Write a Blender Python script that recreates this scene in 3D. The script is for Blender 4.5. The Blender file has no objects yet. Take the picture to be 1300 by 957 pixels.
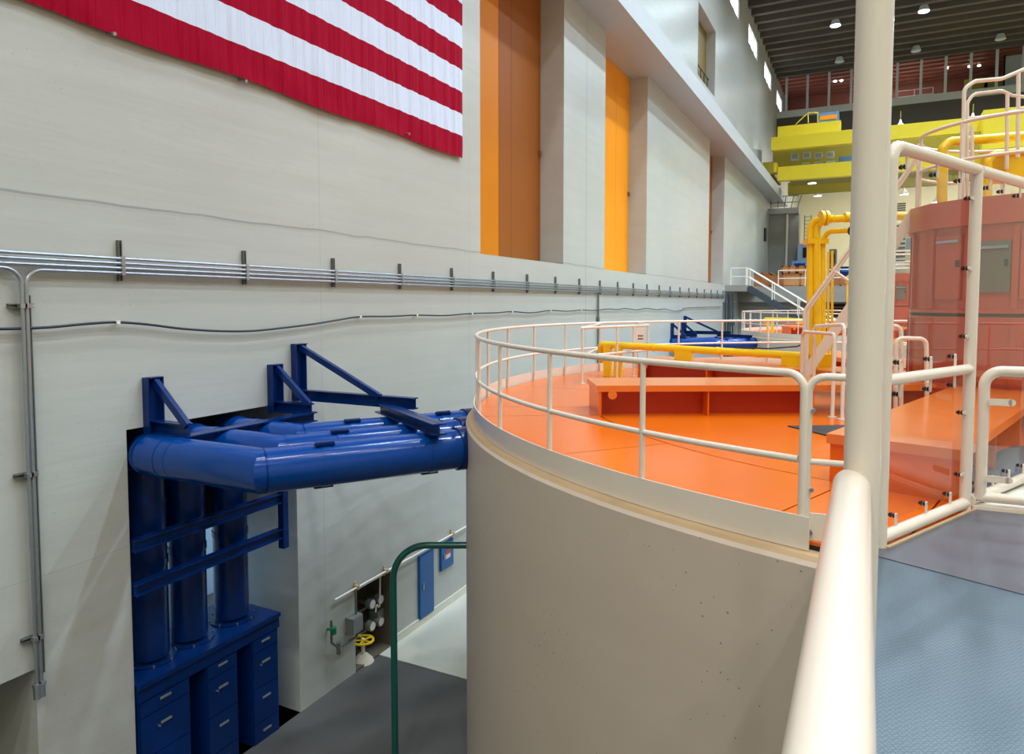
import bpy, bmesh, math, random
from mathutils import Vector, Matrix
random.seed(7)
PI = math.pi
S = bpy.context.scene
COL = S.collection
R = math.radians

# ------------------------------------------------------------------ camera
FPX, IW, IH = 890.0, 1300.0, 957.0
YAW, PITCH, EYE = R(26.8), R(3.2), Vector((0, 0, 1.378))
PX0, PY0 = 650.0, 434.0
cam = bpy.data.cameras.new('camera')
co = bpy.data.objects.new('camera', cam); COL.objects.link(co)
cam.sensor_width = 36.0; cam.lens = 36.0 * FPX / IW
cam.shift_x = 0; cam.shift_y = (PY0 - IH / 2) / IW
cam.clip_start = 0.05; cam.clip_end = 400
co.location = EYE
co.rotation_euler = (PI / 2 - PITCH, 0, YAW)
S.camera = co
FH = Vector((-math.sin(YAW), math.cos(YAW), 0))
RT = Vector((math.cos(YAW), math.sin(YAW), 0))
FW = FH * math.cos(PITCH) + Vector((0, 0, -math.sin(PITCH)))
UP = FH * math.sin(PITCH) + Vector((0, 0, math.cos(PITCH)))

def ray(x, y): return FW + RT * ((x - PX0) / FPX) + UP * ((PY0 - y) / FPX)
def onX(x, y, v): d = ray(x, y); return EYE + d * ((v - EYE.x) / d.x)
def onY(x, y, v): d = ray(x, y); return EYE + d * ((v - EYE.y) / d.y)
def onZ(x, y, v): d = ray(x, y); return EYE + d * ((v - EYE.z) / d.z)
def atd(x, y, dep): d = ray(x, y); return EYE + d * (dep / d.dot(FH))
def ld(lat, dep, z=0): p = RT * lat + FH * dep; return Vector((p.x, p.y, z))

# ------------------------------------------------------------------ materials
M = {}
def srgb(c):
    return tuple(((v / 255) / 12.92 if v / 255 <= .04045 else ((v / 255 + .055) / 1.055) ** 2.4) for v in c) + (1,)

def mat(name, rgb, rough=.5, metal=0., var=.06, scale=3., bump=0., bscale=40., coat=0., spec=.5):
    m = bpy.data.materials.new(name); m.use_nodes = True
    nt = m.node_tree; N = nt.nodes; L = nt.links
    b = N['Principled BSDF']
    b.inputs['Roughness'].default_value = rough; b.inputs['Metallic'].default_value = metal
    b.inputs['Specular IOR Level'].default_value = spec
    if coat: b.inputs['Coat Weight'].default_value = coat; b.inputs['Coat Roughness'].default_value = .12
    tc = N.new('ShaderNodeTexCoord'); no = N.new('ShaderNodeTexNoise')
    no.inputs['Scale'].default_value = scale; no.inputs['Detail'].default_value = 5
    L.new(tc.outputs['Object'], no.inputs['Vector'])
    c = srgb(rgb); mx = N.new('ShaderNodeMix'); mx.data_type = 'RGBA'
    mx.inputs['A'].default_value = tuple(v * (1 - var) for v in c[:3]) + (1,)
    mx.inputs['B'].default_value = tuple(min(1, v * (1 + var)) for v in c[:3]) + (1,)
    L.new(no.outputs['Fac'], mx.inputs['Factor']); L.new(mx.outputs['Result'], b.inputs['Base Color'])
    if bump:
        n2 = N.new('ShaderNodeTexNoise'); n2.inputs['Scale'].default_value = bscale; n2.inputs['Detail'].default_value = 4
        L.new(tc.outputs['Object'], n2.inputs['Vector'])
        bu = N.new('ShaderNodeBump'); bu.inputs['Strength'].default_value = bump; bu.inputs['Distance'].default_value = .01
        L.new(n2.outputs['Fac'], bu.inputs['Height']); L.new(bu.outputs['Normal'], b.inputs['Normal'])
    M[name] = m
    return m

def math_node(nt, op, a, b=None, c=None):
    n = nt.nodes.new('ShaderNodeMath'); n.operation = op
    for i, v in enumerate((a, b, c)):
        if v is None: continue
        if isinstance(v, (int, float)): n.inputs[i].default_value = v
        else: nt.links.new(v, n.inputs[i])
    return n.outputs[0]

def mixc(nt, fac, a, b):
    n = nt.nodes.new('ShaderNodeMix'); n.data_type = 'RGBA'
    for k, v in (('Factor', fac), ('A', a), ('B', b)):
        if isinstance(v, (int, float)): n.inputs[k].default_value = v
        elif isinstance(v, tuple): n.inputs[k].default_value = v
        else: nt.links.new(v, n.inputs[k])
    return n.outputs['Result']

def concrete(name, rgb, rough, joints_z=(), joints_y=(), pk=.16, ps=7., pits=.5, streak=1., geo=True, var=.12, big=.35):
    """painted concrete: soft blotches, board streaks, pin holes, formwork joints"""
    m = bpy.data.materials.new(name); m.use_nodes = True
    nt = m.node_tree; N = nt.nodes; L = nt.links; b = N['Principled BSDF']
    b.inputs['Roughness'].default_value = rough
    ge = N.new('ShaderNodeNewGeometry'); sp = N.new('ShaderNodeSeparateXYZ')
    P = ge.outputs['Position']; L.new(P, sp.inputs[0])
    c = srgb(rgb)[:3]
    n1 = N.new('ShaderNodeTexNoise'); n1.inputs['Scale'].default_value = big; n1.inputs['Detail'].default_value = 4; L.new(P, n1.inputs['Vector'])
    mp = N.new('ShaderNodeMapping'); mp.inputs['Scale'].default_value = (1, .35, 3.5); L.new(P, mp.inputs['Vector'])
    n2 = N.new('ShaderNodeTexNoise'); n2.inputs['Scale'].default_value = 1.2 * streak; n2.inputs['Detail'].default_value = 6; L.new(mp.outputs[0], n2.inputs['Vector'])
    f = math_node(nt, 'ADD', math_node(nt, 'MULTIPLY', n1.outputs['Fac'], .6), math_node(nt, 'MULTIPLY', n2.outputs['Fac'], .4))
    f = math_node(nt, 'MULTIPLY_ADD', f, 2.2, -.6)
    col = mixc(nt, f, tuple(v * (1 - var) for v in c) + (1,), tuple(v * (1 + var) for v in c) + (1,))
    vo = N.new('ShaderNodeTexVoronoi'); vo.inputs['Scale'].default_value = 7; L.new(P, vo.inputs['Vector']); vo.inputs['Scale'].default_value = ps
    n3 = N.new('ShaderNodeTexNoise'); n3.inputs['Scale'].default_value = .9; L.new(P, n3.inputs['Vector'])
    pit = math_node(nt, 'LESS_THAN', vo.outputs['Distance'], math_node(nt, 'MULTIPLY_ADD', n3.outputs['Fac'], pk, -.045))
    col = mixc(nt, math_node(nt, 'MULTIPLY', pit, pits), col, tuple(v * .35 for v in c) + (1,))
    n4 = N.new('ShaderNodeTexNoise'); n4.inputs['Scale'].default_value = .8; n4.inputs['Detail'].default_value = 5; L.new(P, n4.inputs['Vector'])
    wob = math_node(nt, 'MULTIPLY_ADD', n4.outputs['Fac'], .10, -.05)
    tot = None
    for z, w, s in joints_z:
        d = math_node(nt, 'ABSOLUTE', math_node(nt, 'SUBTRACT', math_node(nt, 'ADD', sp.outputs['Z'], math_node(nt, 'MULTIPLY', wob, 1.0)), z))
        k = math_node(nt, 'MULTIPLY', math_node(nt, 'LESS_THAN', d, w), s)
        tot = k if tot is None else math_node(nt, 'MAXIMUM', tot, k)
    for y, w, s in joints_y:
        d = math_node(nt, 'ABSOLUTE', math_node(nt, 'SUBTRACT', sp.outputs['Y'], y))
        k = math_node(nt, 'MULTIPLY', math_node(nt, 'LESS_THAN', d, w), s)
        tot = k if tot is None else math_node(nt, 'MAXIMUM', tot, k)
    if tot is not None: col = mixc(nt, tot, col, tuple(v * .4 for v in c) + (1,))
    L.new(col, b.inputs['Base Color'])
    bu = N.new('ShaderNodeBump'); bu.inputs['Strength'].default_value = .35; bu.inputs['Distance'].default_value = .02
    L.new(math_node(nt, 'SUBTRACT', math_node(nt, 'ADD', n2.outputs['Fac'], n1.outputs['Fac']), math_node(nt, 'MULTIPLY', pit, .3)), bu.inputs['Height'])
    L.new(bu.outputs['Normal'], b.inputs['Normal'])
    M[name] = m
    return m

concrete('wall_paint', (181, 184, 180), .32, joints_z=((2.44, .012, .55), (2.425, .03, .14), (6.1, .008, .2), (-1.35, .006, .2)),
         joints_y=((3.2, .012, .12), (8.1, .012, .16), (12.5, .012, .14), (19.2, .03, .35), (28.2, .02, .25), (36, .02, .25), (44, .02, .25), (52, .02, .25)), pits=.45, var=.085, pk=.19, ps=11.)
concrete('bare_concrete', (202, 188, 172), .5, pk=.22, ps=13., pits=.8, streak=.6, var=.07)
concrete('rim_concrete', (190, 165, 128), .6, pits=.2, var=.12, big=3)
concrete('grey_concrete', (150, 148, 142), .6, pits=.2)
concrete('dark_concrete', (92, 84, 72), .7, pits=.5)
concrete('girder_paint', (180, 184, 188), .45, pits=.1, var=.05)
mat('gallery_paint', (180, 204, 222), .5, var=.05)
mat('far_wall_paint', (216, 210, 178), .6, var=.03, scale=.3)
mat('ceiling_concrete', (88, 84, 80), .8, var=.12, scale=.5)
mat('floor_light', (214, 216, 206), .25, var=.05, scale=1.5)
mat('floor_dark', (88, 88, 88), .5, var=.15, scale=2)
mat('cream_steel', (224, 214, 200), .24, var=.03, coat=.1, spec=.4)
mat('white_steel', (238, 232, 222), .3, var=.02)
mat('orange_steel', (220, 103, 8), .24, var=.05, scale=1.2, spec=.4, coat=.1)
mat('orange_bench', (216, 118, 46), .28, var=.05, scale=2, coat=.3)  # cover tops: reflected sheen put into the base colour, reused on the disc
mat('orange_dark', (176, 50, 16), .35, var=.05)  # cover sides: shade below the overhang put into the colour
mat('drum_paint', (172, 70, 42), .3, var=.06, coat=.2)
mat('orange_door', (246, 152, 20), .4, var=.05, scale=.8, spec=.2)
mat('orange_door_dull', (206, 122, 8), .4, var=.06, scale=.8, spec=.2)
mat('orange_door_brown', (148, 84, 30), .45, var=.07, scale=.8, spec=.2)  # far door's brown; on the nearest door, shade put into the leaf colour
mat('olive_door', (120, 100, 48), .5, var=.05)
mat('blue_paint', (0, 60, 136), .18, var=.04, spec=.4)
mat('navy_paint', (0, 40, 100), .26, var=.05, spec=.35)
mat('navy_edge', (120, 140, 170), .4)
mat('blue_box', (20, 92, 160), .4)
mat('yellow_pipe', (240, 200, 0), .3, var=.05, coat=.3)
mat('yellow_crane', (232, 210, 38), .45, var=.04)
mat('olive_crane', (150, 132, 24), .6)  # crane yellow with shade put into the colour; also olive screens, lamp stems
mat('galvanised', (168, 174, 182), .3, metal=.8, var=.1, scale=20)
mat('strut_steel', (120, 122, 120), .45, metal=.6, var=.15, scale=20)
mat('cable_black', (34, 38, 46), .5)
mat('black_rubber', (22, 22, 24), .6)
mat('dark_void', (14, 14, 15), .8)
mat('grey_box', (120, 126, 124), .45)
mat('panel_grey', (104, 98, 88), .35)
mat('flag_red', (152, 2, 40), .8, spec=.08, var=.05, scale=2)
mat('flag_white', (205, 218, 240), .8, spec=.1, var=.02)
mat('flag_blue', (30, 40, 90), .8)
mat('green_paint', (0, 84, 76), .3, coat=.3)
mat('green_valve', (20, 120, 80), .4)
mat('deck_plate', (88, 92, 102), .3, metal=.15, var=.12, scale=4)
mat('insulation', (210, 204, 186), .8, bump=1, bscale=30)
mat('plywood', (196, 140, 84), .7, var=.25, scale=6)
mat('batten_wood', (160, 100, 56), .7, var=.2, scale=6)
mat('wood_ceiling', (150, 84, 62), .6, var=.15, scale=2)
mat('aluminium', (200, 208, 216), .4)
mat('cabinet_steel', (140, 158, 180), .4)
mat('pale_blue', (96, 140, 190), .4)
mat('brick_red', (190, 60, 30), .4)
mat('pale_trim', (224, 222, 206), .4)
mat('sign_white', (226, 220, 222), .5)
mat('sign_ink', (84, 76, 90), .6)
mat('grating', (70, 84, 92), .5, metal=.4)

for nm_ in ('flag_red', 'flag_white'):
    nt = M[nm_].node_tree; b_ = nt.nodes['Principled BSDF']; g_ = nt.nodes.new('ShaderNodeNewGeometry'); mp_ = nt.nodes.new('ShaderNodeMapping')
    mp_.inputs['Rotation'].default_value = (R(-14), 0, 0); mp_.inputs['Scale'].default_value = (1, 9, .7)
    nt.links.new(g_.outputs['Position'], mp_.inputs['Vector']); n_ = nt.nodes.new('ShaderNodeTexNoise'); n_.inputs['Scale'].default_value = 1.3; n_.inputs['Detail'].default_value = 3
    nt.links.new(mp_.outputs[0], n_.inputs['Vector']); bu_ = nt.nodes.new('ShaderNodeBump'); bu_.inputs['Strength'].default_value = .9; bu_.inputs['Distance'].default_value = .05
    nt.links.new(n_.outputs['Fac'], bu_.inputs['Height']); nt.links.new(bu_.outputs['Normal'], b_.inputs['Normal'])
def tread_material():
    m = mat('tread_plate', (66, 86, 98), .36, metal=.15, var=.1, scale=3)
    nt = m.node_tree; N = nt.nodes; L = nt.links; b = N['Principled BSDF']
    ge = N.new('ShaderNodeNewGeometry'); sp = N.new('ShaderNodeSeparateXYZ'); L.new(ge.outputs['Position'], sp.inputs[0])
    k = 2 * PI / .03
    u = math_node(nt, 'ADD', sp.outputs['X'], sp.outputs['Y']); v = math_node(nt, 'SUBTRACT', sp.outputs['X'], sp.outputs['Y'])
    def s(x, kk): return math_node(nt, 'SINE', math_node(nt, 'MULTIPLY', x, kk))
    a = math_node(nt, 'MULTIPLY', s(u, k * .5), s(v, k * 1.6))
    c = math_node(nt, 'MULTIPLY', s(v, k * .5), s(u, k * 1.6))
    h = math_node(nt, 'MAXIMUM', math_node(nt, 'GREATER_THAN', a, .55), math_node(nt, 'GREATER_THAN', c, .55))
    bu = N.new('ShaderNodeBump'); bu.inputs['Strength'].default_value = .8; bu.inputs['Distance'].default_value = .006
    L.new(h, bu.inputs['Height']); L.new(bu.outputs['Normal'], b.inputs['Normal'])
    src = b.inputs['Base Color'].links[0].from_socket
    L.new(mixc(nt, math_node(nt, 'MULTIPLY', h, .4), src, srgb((118, 138, 150))), b.inputs['Base Color'])
tread_material()

def glass(name, tint, rough=.0, k=1.0):
    m = bpy.data.materials.new(name); m.use_nodes = True
    nt = m.node_tree; N = nt.nodes; L = nt.links
    for n in list(N): N.remove(n)
    o = N.new('ShaderNodeOutputMaterial'); t = N.new('ShaderNodeBsdfTransparent'); g = N.new('ShaderNodeBsdfGlossy')
    t.inputs[0].default_value = tint; g.inputs['Roughness'].default_value = rough
    fr = N.new('ShaderNodeFresnel'); fr.inputs['IOR'].default_value = 1.49
    mx = N.new('ShaderNodeMixShader'); ge = N.new('ShaderNodeNewGeometry')
    L.new(math_node(nt, 'MULTIPLY', math_node(nt, 'MULTIPLY', fr.outputs[0], k), math_node(nt, 'SUBTRACT', 1.0, ge.outputs['Backfacing'])), mx.inputs[0])
    L.new(t.outputs[0], mx.inputs[1]); L.new(g.outputs[0], mx.inputs[2]); L.new(mx.outputs[0], o.inputs[0])
    M[name] = m
glass('acrylic', (.97, .955, .95, 1), k=.75)
glass('window_glass', (.92, .95, 1, 1))

def emit(name, rgb, s):
    m = bpy.data.materials.new(name); m.use_nodes = True
    nt = m.node_tree
    for n in list(nt.nodes): nt.nodes.remove(n)
    o = nt.nodes.new('ShaderNodeOutputMaterial'); e = nt.nodes.new('ShaderNodeEmission')
    e.inputs[0].default_value = rgb + (1,); e.inputs[1].default_value = s
    nt.links.new(e.outputs[0], o.inputs[0]); M[name] = m
emit('lamp_cool', (.86, .95, 1), 22)
emit('lamp_warm', (1, .85, .62), 14)
emit('daylight_pane', (.93, .97, 1), 3.2)

# ------------------------------------------------------------------ mesh builder
ORG = {}
class MB:
    def __init__(s): s.v = []; s.f = []; s.mi = []; s.cur = 0
    def add(s, vs, fs):
        o = len(s.v); s.v += [Vector(p) for p in vs]; s.f += [[o + i for i in f] for f in fs]; s.mi += [s.cur] * len(fs)
        return s
    def box(s, a, b):
        x0, y0, z0 = [min(a[i], b[i]) for i in range(3)]; x1, y1, z1 = [max(a[i], b[i]) for i in range(3)]
        return s.add([(x0, y0, z0), (x1, y0, z0), (x1, y1, z0), (x0, y1, z0), (x0, y0, z1), (x1, y0, z1), (x1, y1, z1), (x0, y1, z1)],
                     [(0, 3, 2, 1), (4, 5, 6, 7), (0, 1, 5, 4), (1, 2, 6, 5), (2, 3, 7, 6), (3, 0, 4, 7)])
    def obox(s, o, ax, ay, az):
        """oriented box: corner o and three edge vectors"""
        o, ax, ay, az = map(Vector, (o, ax, ay, az))
        vs = [o, o + ax, o + ax + ay, o + ay, o + az, o + ax + az, o + ax + ay + az, o + ay + az]
        fs = [(0, 3, 2, 1), (4, 5, 6, 7), (0, 1, 5, 4), (1, 2, 6, 5), (2, 3, 7, 6), (3, 0, 4, 7)]
        if ax.cross(ay).dot(az) < 0: fs = [tuple(reversed(f)) for f in fs]
        return s.add(vs, fs)
    def bar(s, a, b, w, h, up=(0, 0, 1)):
        a, b = Vector(a), Vector(b); d = (b - a); n = d.normalized(); up = Vector(up)
        sd = n.cross(up).normalized(); u = sd.cross(n).normalized()
        return s.obox(a - sd * w / 2 - u * h / 2, sd * w, u * h, d)
    def channel(s, a, b, w, h, t, up=(0, 0, 1)):
        """C / U section: web at the side, flanges top and bottom"""
        a, b = Vector(a), Vector(b); d = (b - a); n = d.normalized(); up = Vector(up)
        sd = n.cross(up).normalized(); u = sd.cross(n).normalized()
        s.obox(a - sd * t / 2 - u * h / 2, sd * t, u * h, d)
        s.obox(a - sd * w / 2 + u * (h / 2 - t), sd * w, u * t, d)
        s.obox(a - sd * w / 2 - u * h / 2, sd * w, u * t, d)
        return s
    def tube(s, path, r, seg=12, closed=False, cap=True):
        P = [Vector(p) for p in path]; n = len(P)
        if closed: dirs = [(P[(i + 1) % n] - P[i]).normalized() for i in range(n)]
        else: dirs = [(P[i + 1] - P[i]).normalized() for i in range(n - 1)]
        d = dirs[0]; u = d.cross(Vector((0, 0, 1)))
        if u.length < 1e-3: u = d.cross(Vector((0, 1, 0)))
        u.normalize(); v = d.cross(u).normalized()
        rings = []
        for i in range(n):
            if closed: di, do = dirs[i - 1], dirs[i]
            else: di, do = dirs[max(i - 1, 0)], dirs[min(i, n - 2)]
            if i == 0 and closed:
                q = do.rotation_difference(di); u0, v0 = q @ u, q @ v
                u, v = u0, v0
            nn = (di + do).normalized(); ring = []
            rr = r[i] if isinstance(r, (list, tuple)) else r
            for k in range(seg):
                a = 2 * PI * k / seg; o = (u * math.cos(a) + v * math.sin(a)) * rr
                ring.append(P[i] + o - di * (o.dot(nn) / max(.3, di.dot(nn))))
            rings.append(ring)
            q = di.rotation_difference(do); u = q @ u; v = q @ v
        vs = [p for rg in rings for p in rg]; fs = []
        m = n if closed else n - 1
        for i in range(m):
            a, b = i * seg, ((i + 1) % n) * seg
            for k in range(seg):
                fs.append((a + k, a + (k + 1) % seg, b + (k + 1) % seg, b + k))
        if cap and not closed:
            fs.append(tuple(range(seg - 1, -1, -1))); fs.append(tuple((n - 1) * seg + k for k in range(seg)))
        return s.add(vs, fs)
    def cyl(s, a, b, r, seg=16, r2=None): return s.tube([a, b], [r, r if r2 is None else r2], seg)
    def prism(s, poly, z0, z1):
        n = len(poly)
        ar = sum(poly[i][0] * poly[(i + 1) % n][1] - poly[(i + 1) % n][0] * poly[i][1] for i in range(n))
        if ar < 0: poly = list(reversed(poly))
        vs = [(p[0], p[1], z0) for p in poly] + [(p[0], p[1], z1) for p in poly]
        fs = [tuple(range(n - 1, -1, -1)), tuple(range(n, 2 * n))] + [(i, (i + 1) % n, n + (i + 1) % n, n + i) for i in range(n)]
        return s.add(vs, fs)
    def lathe(s, c, prof, seg=32, a0=0., a1=2 * PI, off=0.):
        """prof: closed or open list of (r, z) going up outside"""
        full = abs(a1 - a0 - 2 * PI) < 1e-6; k = seg if full else seg + 1; n = len(prof)
        vs = []
        for i in range(k):
            a = off + a0 + (a1 - a0) * i / seg
            vs += [(c[0] + r * math.cos(a), c[1] + r * math.sin(a), z) for r, z in prof]
        fs = []
        for i in range(seg):
            a, b = i * n, ((i + 1) % k) * n
            for j in range(n - 1): fs.append((a + j, b + j, b + j + 1, a + j + 1))
        return s.add(vs, fs)
    def ringwall(s, c, r0, r1, z0, z1, a0, a1, seg):
        prof = [(r1, z0), (r1, z1), (r0, z1), (r0, z0), (r1, z0)]
        s.lathe(c, prof, seg, a0, a1)
        for a in (a0, a1):
            ca, sa = math.cos(a), math.sin(a)
            s.add([(c[0] + r * ca, c[1] + r * sa, z) for r, z in prof[:4]], [(0, 1, 2, 3)])
        return s
    def build(s, name, material, parent=None, loc=None, sharp=32):
        me = bpy.data.meshes.new(name); bm = bmesh.new()
        vs = [bm.verts.new(p) for p in s.v]
        for f, mi in zip(s.f, s.mi):
            try: fc = bm.faces.new([vs[i] for i in f]); fc.material_index = mi; fc.smooth = True
            except ValueError: pass
        bmesh.ops.remove_doubles(bm, verts=bm.verts[:], dist=1e-5)
        for e in bm.edges:
            if len(e.link_faces) != 2 or e.calc_face_angle(3) > R(sharp): e.smooth = False
        mn = Vector([min(p[i] for p in s.v) for i in range(3)]); mx = Vector([max(p[i] for p in s.v) for i in range(3)])
        o = bpy.data.objects.new(name, me)
        if parent: org = ORG[parent.name]; o.parent = parent
        else:
            org = Vector(loc) if loc is not None else Vector(((mn.x + mx.x) / 2, (mn.y + mx.y) / 2, mn.z)); o.location = org
        bmesh.ops.translate(bm, verts=bm.verts[:], vec=-org)
        bm.to_mesh(me); bm.free()
        for mm in (material if isinstance(material, (list, tuple)) else [material]): me.materials.append(M[mm])
        COL.objects.link(o); ORG[o.name] = org
        return o

def root(name, loc, label, cat, group=None):
    o = bpy.data.objects.new(name, None); o.location = loc; o.empty_display_size = .1; COL.objects.link(o)
    ORG[o.name] = Vector(loc); return tag(o, label, cat, group)
def tag(o, label, cat, group=None, kind=None):
    o['label'] = label; o['category'] = cat
    if group: o['group'] = group
    if kind: o['kind'] = kind
    return o
def struct(o, label=None):
    o['kind'] = 'structure'
    if label: o['label'] = label
    return o
def copy_tree(o, parent=None):
    c = o.copy(); COL.objects.link(c); c.parent = parent
    for ch in list(o.children): copy_tree(ch, c)
    return c
def fillet(path, rad, n=6):
    P = [Vector(p) for p in path]; out = [P[0]]
    for i in range(1, len(P) - 1):
        a = (P[i - 1] - P[i]); b = (P[i + 1] - P[i]); la, lb = a.length, b.length; a.normalize(); b.normalize()
        ang = a.angle(b)
        if ang > PI - .02: out.append(P[i]); continue
        t = min(rad / math.tan(ang / 2), la * .49, lb * .49); rr = t * math.tan(ang / 2)
        c = P[i] + (a + b).normalized() * (rr / math.sin(ang / 2))
        p0, p1 = P[i] + a * t, P[i] + b * t
        v0, v1 = p0 - c, p1 - c; q = v0.rotation_difference(v1)
        for k in range(n + 1):
            from mathutils import Quaternion
            out.append(c + Quaternion().slerp(q, k / n) @ v0)
    out.append(P[-1]); return out
UNIT = []   # things repeated at the next generator unit
def U(o, far): UNIT.append((o, far)); return o

# ------------------------------------------------------------------ constants
WX, FZ, CZ = -7.3, -4.65, 21.0
XR, YB, YF = 20.0, -13.0, 88.0
C1 = Vector((1.76, 11.03)); RR = 7.0

# ------------------------------------------------------------------ shell
MB().box((WX - 6, YB, FZ - .3), (XR, YF, FZ)).build('floor', 'floor_dark')
struct(bpy.data.objects['floor'])
pb = onZ(505.7, 838.4, FZ).y
o = MB().box((WX, pb, FZ), (-4.0, 40.9, FZ + .012)).build('floor_screed', 'floor_light'); struct(o, 'pale painted floor strip beyond the dark floor')

alc = []
for x0, x1 in ((610, 715), (767, 820), (899, 918)):
    alc.append((onX(x0, 340, WX).y, onX(x1, 340, WX).y))
az0 = onX(610, 322, WX).z; GZ0 = onX(767, 39, WX).z; GX = onZ(784.6, 0, GZ0).x; GZ1 = onX(883, 96, GX).z
up_y = (onX(886, 60, WX).y, onX(908, 80, WX).y); up_z = (onX(908, 124.6, WX).z, onX(908, 39, WX).z)
rec_y = (onX(165, 700, WX).y, onX(378, 700, WX).y); rec_z1 = onX(345, 514, WX).z
nic_y = (onX(451, 800, WX).y, onX(498, 800, WX).y); nic_z = onX(455, 748, WX).z
lo_y1 = onX(45, 849, WX).y; lo_z = onX(45, 849, WX).z
wins = []
for x0, x1, yb, yt in ((922, 938, 22, -20), (948, 959, 70.5, 50), (967.6, 975.6, 115, 92), (980, 984, 142, 122)):
    wins.append((onX(x0, yb, WX).y, onX(x1, yb, WX).y))
wz = (18.35, 19.55)
w0 = wins[0][0]; wins = [(w0 + 8 * k, w0 + 8 * k + 4.2) for k in range(-4, 4)]
holes = [(a, b, az0, GZ0, .75) for a, b in alc] + [(up_y[0], up_y[1], up_z[0], up_z[1], .55),
         (rec_y[0], rec_y[1], FZ, rec_z1, 1.5), (nic_y[0], nic_y[1], FZ, nic_z, .6), (-4.5, lo_y1, FZ, lo_z, 1.5),
         (41.0, 45.5, FZ, 1.4, 1.5)]
holes += [(a, b, wz[0], wz[1], 1.5) for a, b in wins]
ys = sorted({YB, YF} | {h[0] for h in holes} | {h[1] for h in holes}); zs = sorted({FZ, CZ} | {h[2] for h in holes} | {h[3] for h in holes})
wb = MB(); T = 1.5
for i in range(len(ys) - 1):
    for j in range(len(zs) - 1):
        ya, yb_, za, zb = ys[i], ys[i + 1], zs[j], zs[j + 1]; yc, zc = (ya + yb_) / 2, (za + zb) / 2
        dep = 0
        for h in holes:
            if h[0] < yc < h[1] and h[2] < zc < h[3]: dep = h[4]
        if dep >= T: continue
        wb.add([(WX - dep, ya, za), (WX - dep, yb_, za), (WX - dep, yb_, zb), (WX - dep, ya, zb)], [(0, 1, 2, 3)])
        wb.add([(WX - T, ya, za), (WX - T, yb_, za), (WX - T, yb_, zb), (WX - T, ya, zb)], [(3, 2, 1, 0)])
for y0, y1, z0, z1, dep in holes:
    a, b = WX - dep, WX
    wb.add([(a, y0, z0), (b, y0, z0), (b, y0, z1), (a, y0, z1)], [(0, 1, 2, 3)])
    wb.add([(a, y1, z0), (b, y1, z0), (b, y1, z1), (a, y1, z1)], [(3, 2, 1, 0)])
    wb.add([(a, y0, z1), (b, y0, z1), (b, y1, z1), (a, y1, z1)], [(0, 1, 2, 3)])
    wb.add([(a, y0, z0), (b, y0, z0), (b, y1, z0), (a, y1, z0)], [(3, 2, 1, 0)])
struct(wb.build('wall_left', 'wall_paint'))
struct(MB().box((XR, YB, FZ), (XR + .4, YF, CZ)).build('wall_right', 'far_wall_paint'))
struct(MB().box((WX - 6, YB - .4, FZ), (XR, YB, CZ)).build('wall_back', 'far_wall_paint'))
struct(MB().box((WX - 6, YF, FZ), (XR, YF + .4, CZ)).build('wall_front', 'far_wall_paint'))
cb = MB().box((WX - T, YB, CZ), (XR, YF, CZ + .3))
y = 22.0
while y < 65:
    cb.box((WX, y, CZ - .62), (XR, y + .38, CZ)); y += 1.45
struct(cb.build('ceiling', 'ceiling_concrete'))
struct(MB().box((WX, YB, GZ0), (GX, 64.8, GZ1)).build('trim_1', 'girder_paint'), 'continuous concrete crane ledge along the left wall')
struct(MB().box((WX, nic_y[1] + .05, FZ), (WX + .03, 40.9, FZ + .16)).build('baseboard_left', 'pale_trim'))
for k, (a, b) in enumerate(wins):
    if k < 2: continue
    o = MB().box((WX - .16, a, wz[0]), (WX - .12, b, wz[1])).build('window_%d' % (k - 1), 'daylight_pane'); struct(o, 'bright high daylight window in the left wall')
    fr = MB()
    for q in range(4): fr.box((WX - .12, a + (b - a) * q / 3 - .06, wz[0]), (WX - .04, a + (b - a) * q / 3 + .06, wz[1]))
    fr.build('window_frame', 'aluminium', o)
# gallery behind the duct recess
g = MB()
g.add([(-12, 3, FZ), (-12, 10, FZ), (-12, 10, 0), (-12, 3, 0)], [(0, 1, 2, 3)])
g.add([(-12, 3, FZ), (WX - T, 3, FZ), (WX - T, 3, 0), (-12, 3, 0)], [(0, 1, 2, 3)])
g.add([(-12, 10, FZ), (WX - T, 10, FZ), (WX - T, 10, 0), (-12, 10, 0)], [(3, 2, 1, 0)])
g.add([(-12, 3, 0), (WX - T, 3, 0), (WX - T, 10, 0), (-12, 10, 0)], [(0, 1, 2, 3)])
struct(g.build('wall_gallery', 'gallery_paint'), 'pale walls of the gallery behind the duct opening')
lt = bpy.data.lights.new('gallery_lamp', 'AREA'); lt.energy = 190; lt.size = .8; lt.color = (.85, .95, 1)
lo = bpy.data.objects.new('gallery_lamp', lt); lo.location = (-9.6, 6.4, -.8); lo.rotation_euler = (0, R(65), 0); COL.objects.link(lo)
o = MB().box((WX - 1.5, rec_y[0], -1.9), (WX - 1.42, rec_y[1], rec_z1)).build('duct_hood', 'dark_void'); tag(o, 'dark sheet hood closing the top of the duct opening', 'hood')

struct(MB().box((WX - .8, -4.5, FZ), (WX - .75, lo_y1, lo_z)).build('wall_service', 'dark_concrete'), 'dark wall at the back of the low opening at the far left')  # added dark sheet stands in for the shade inside the opening
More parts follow.
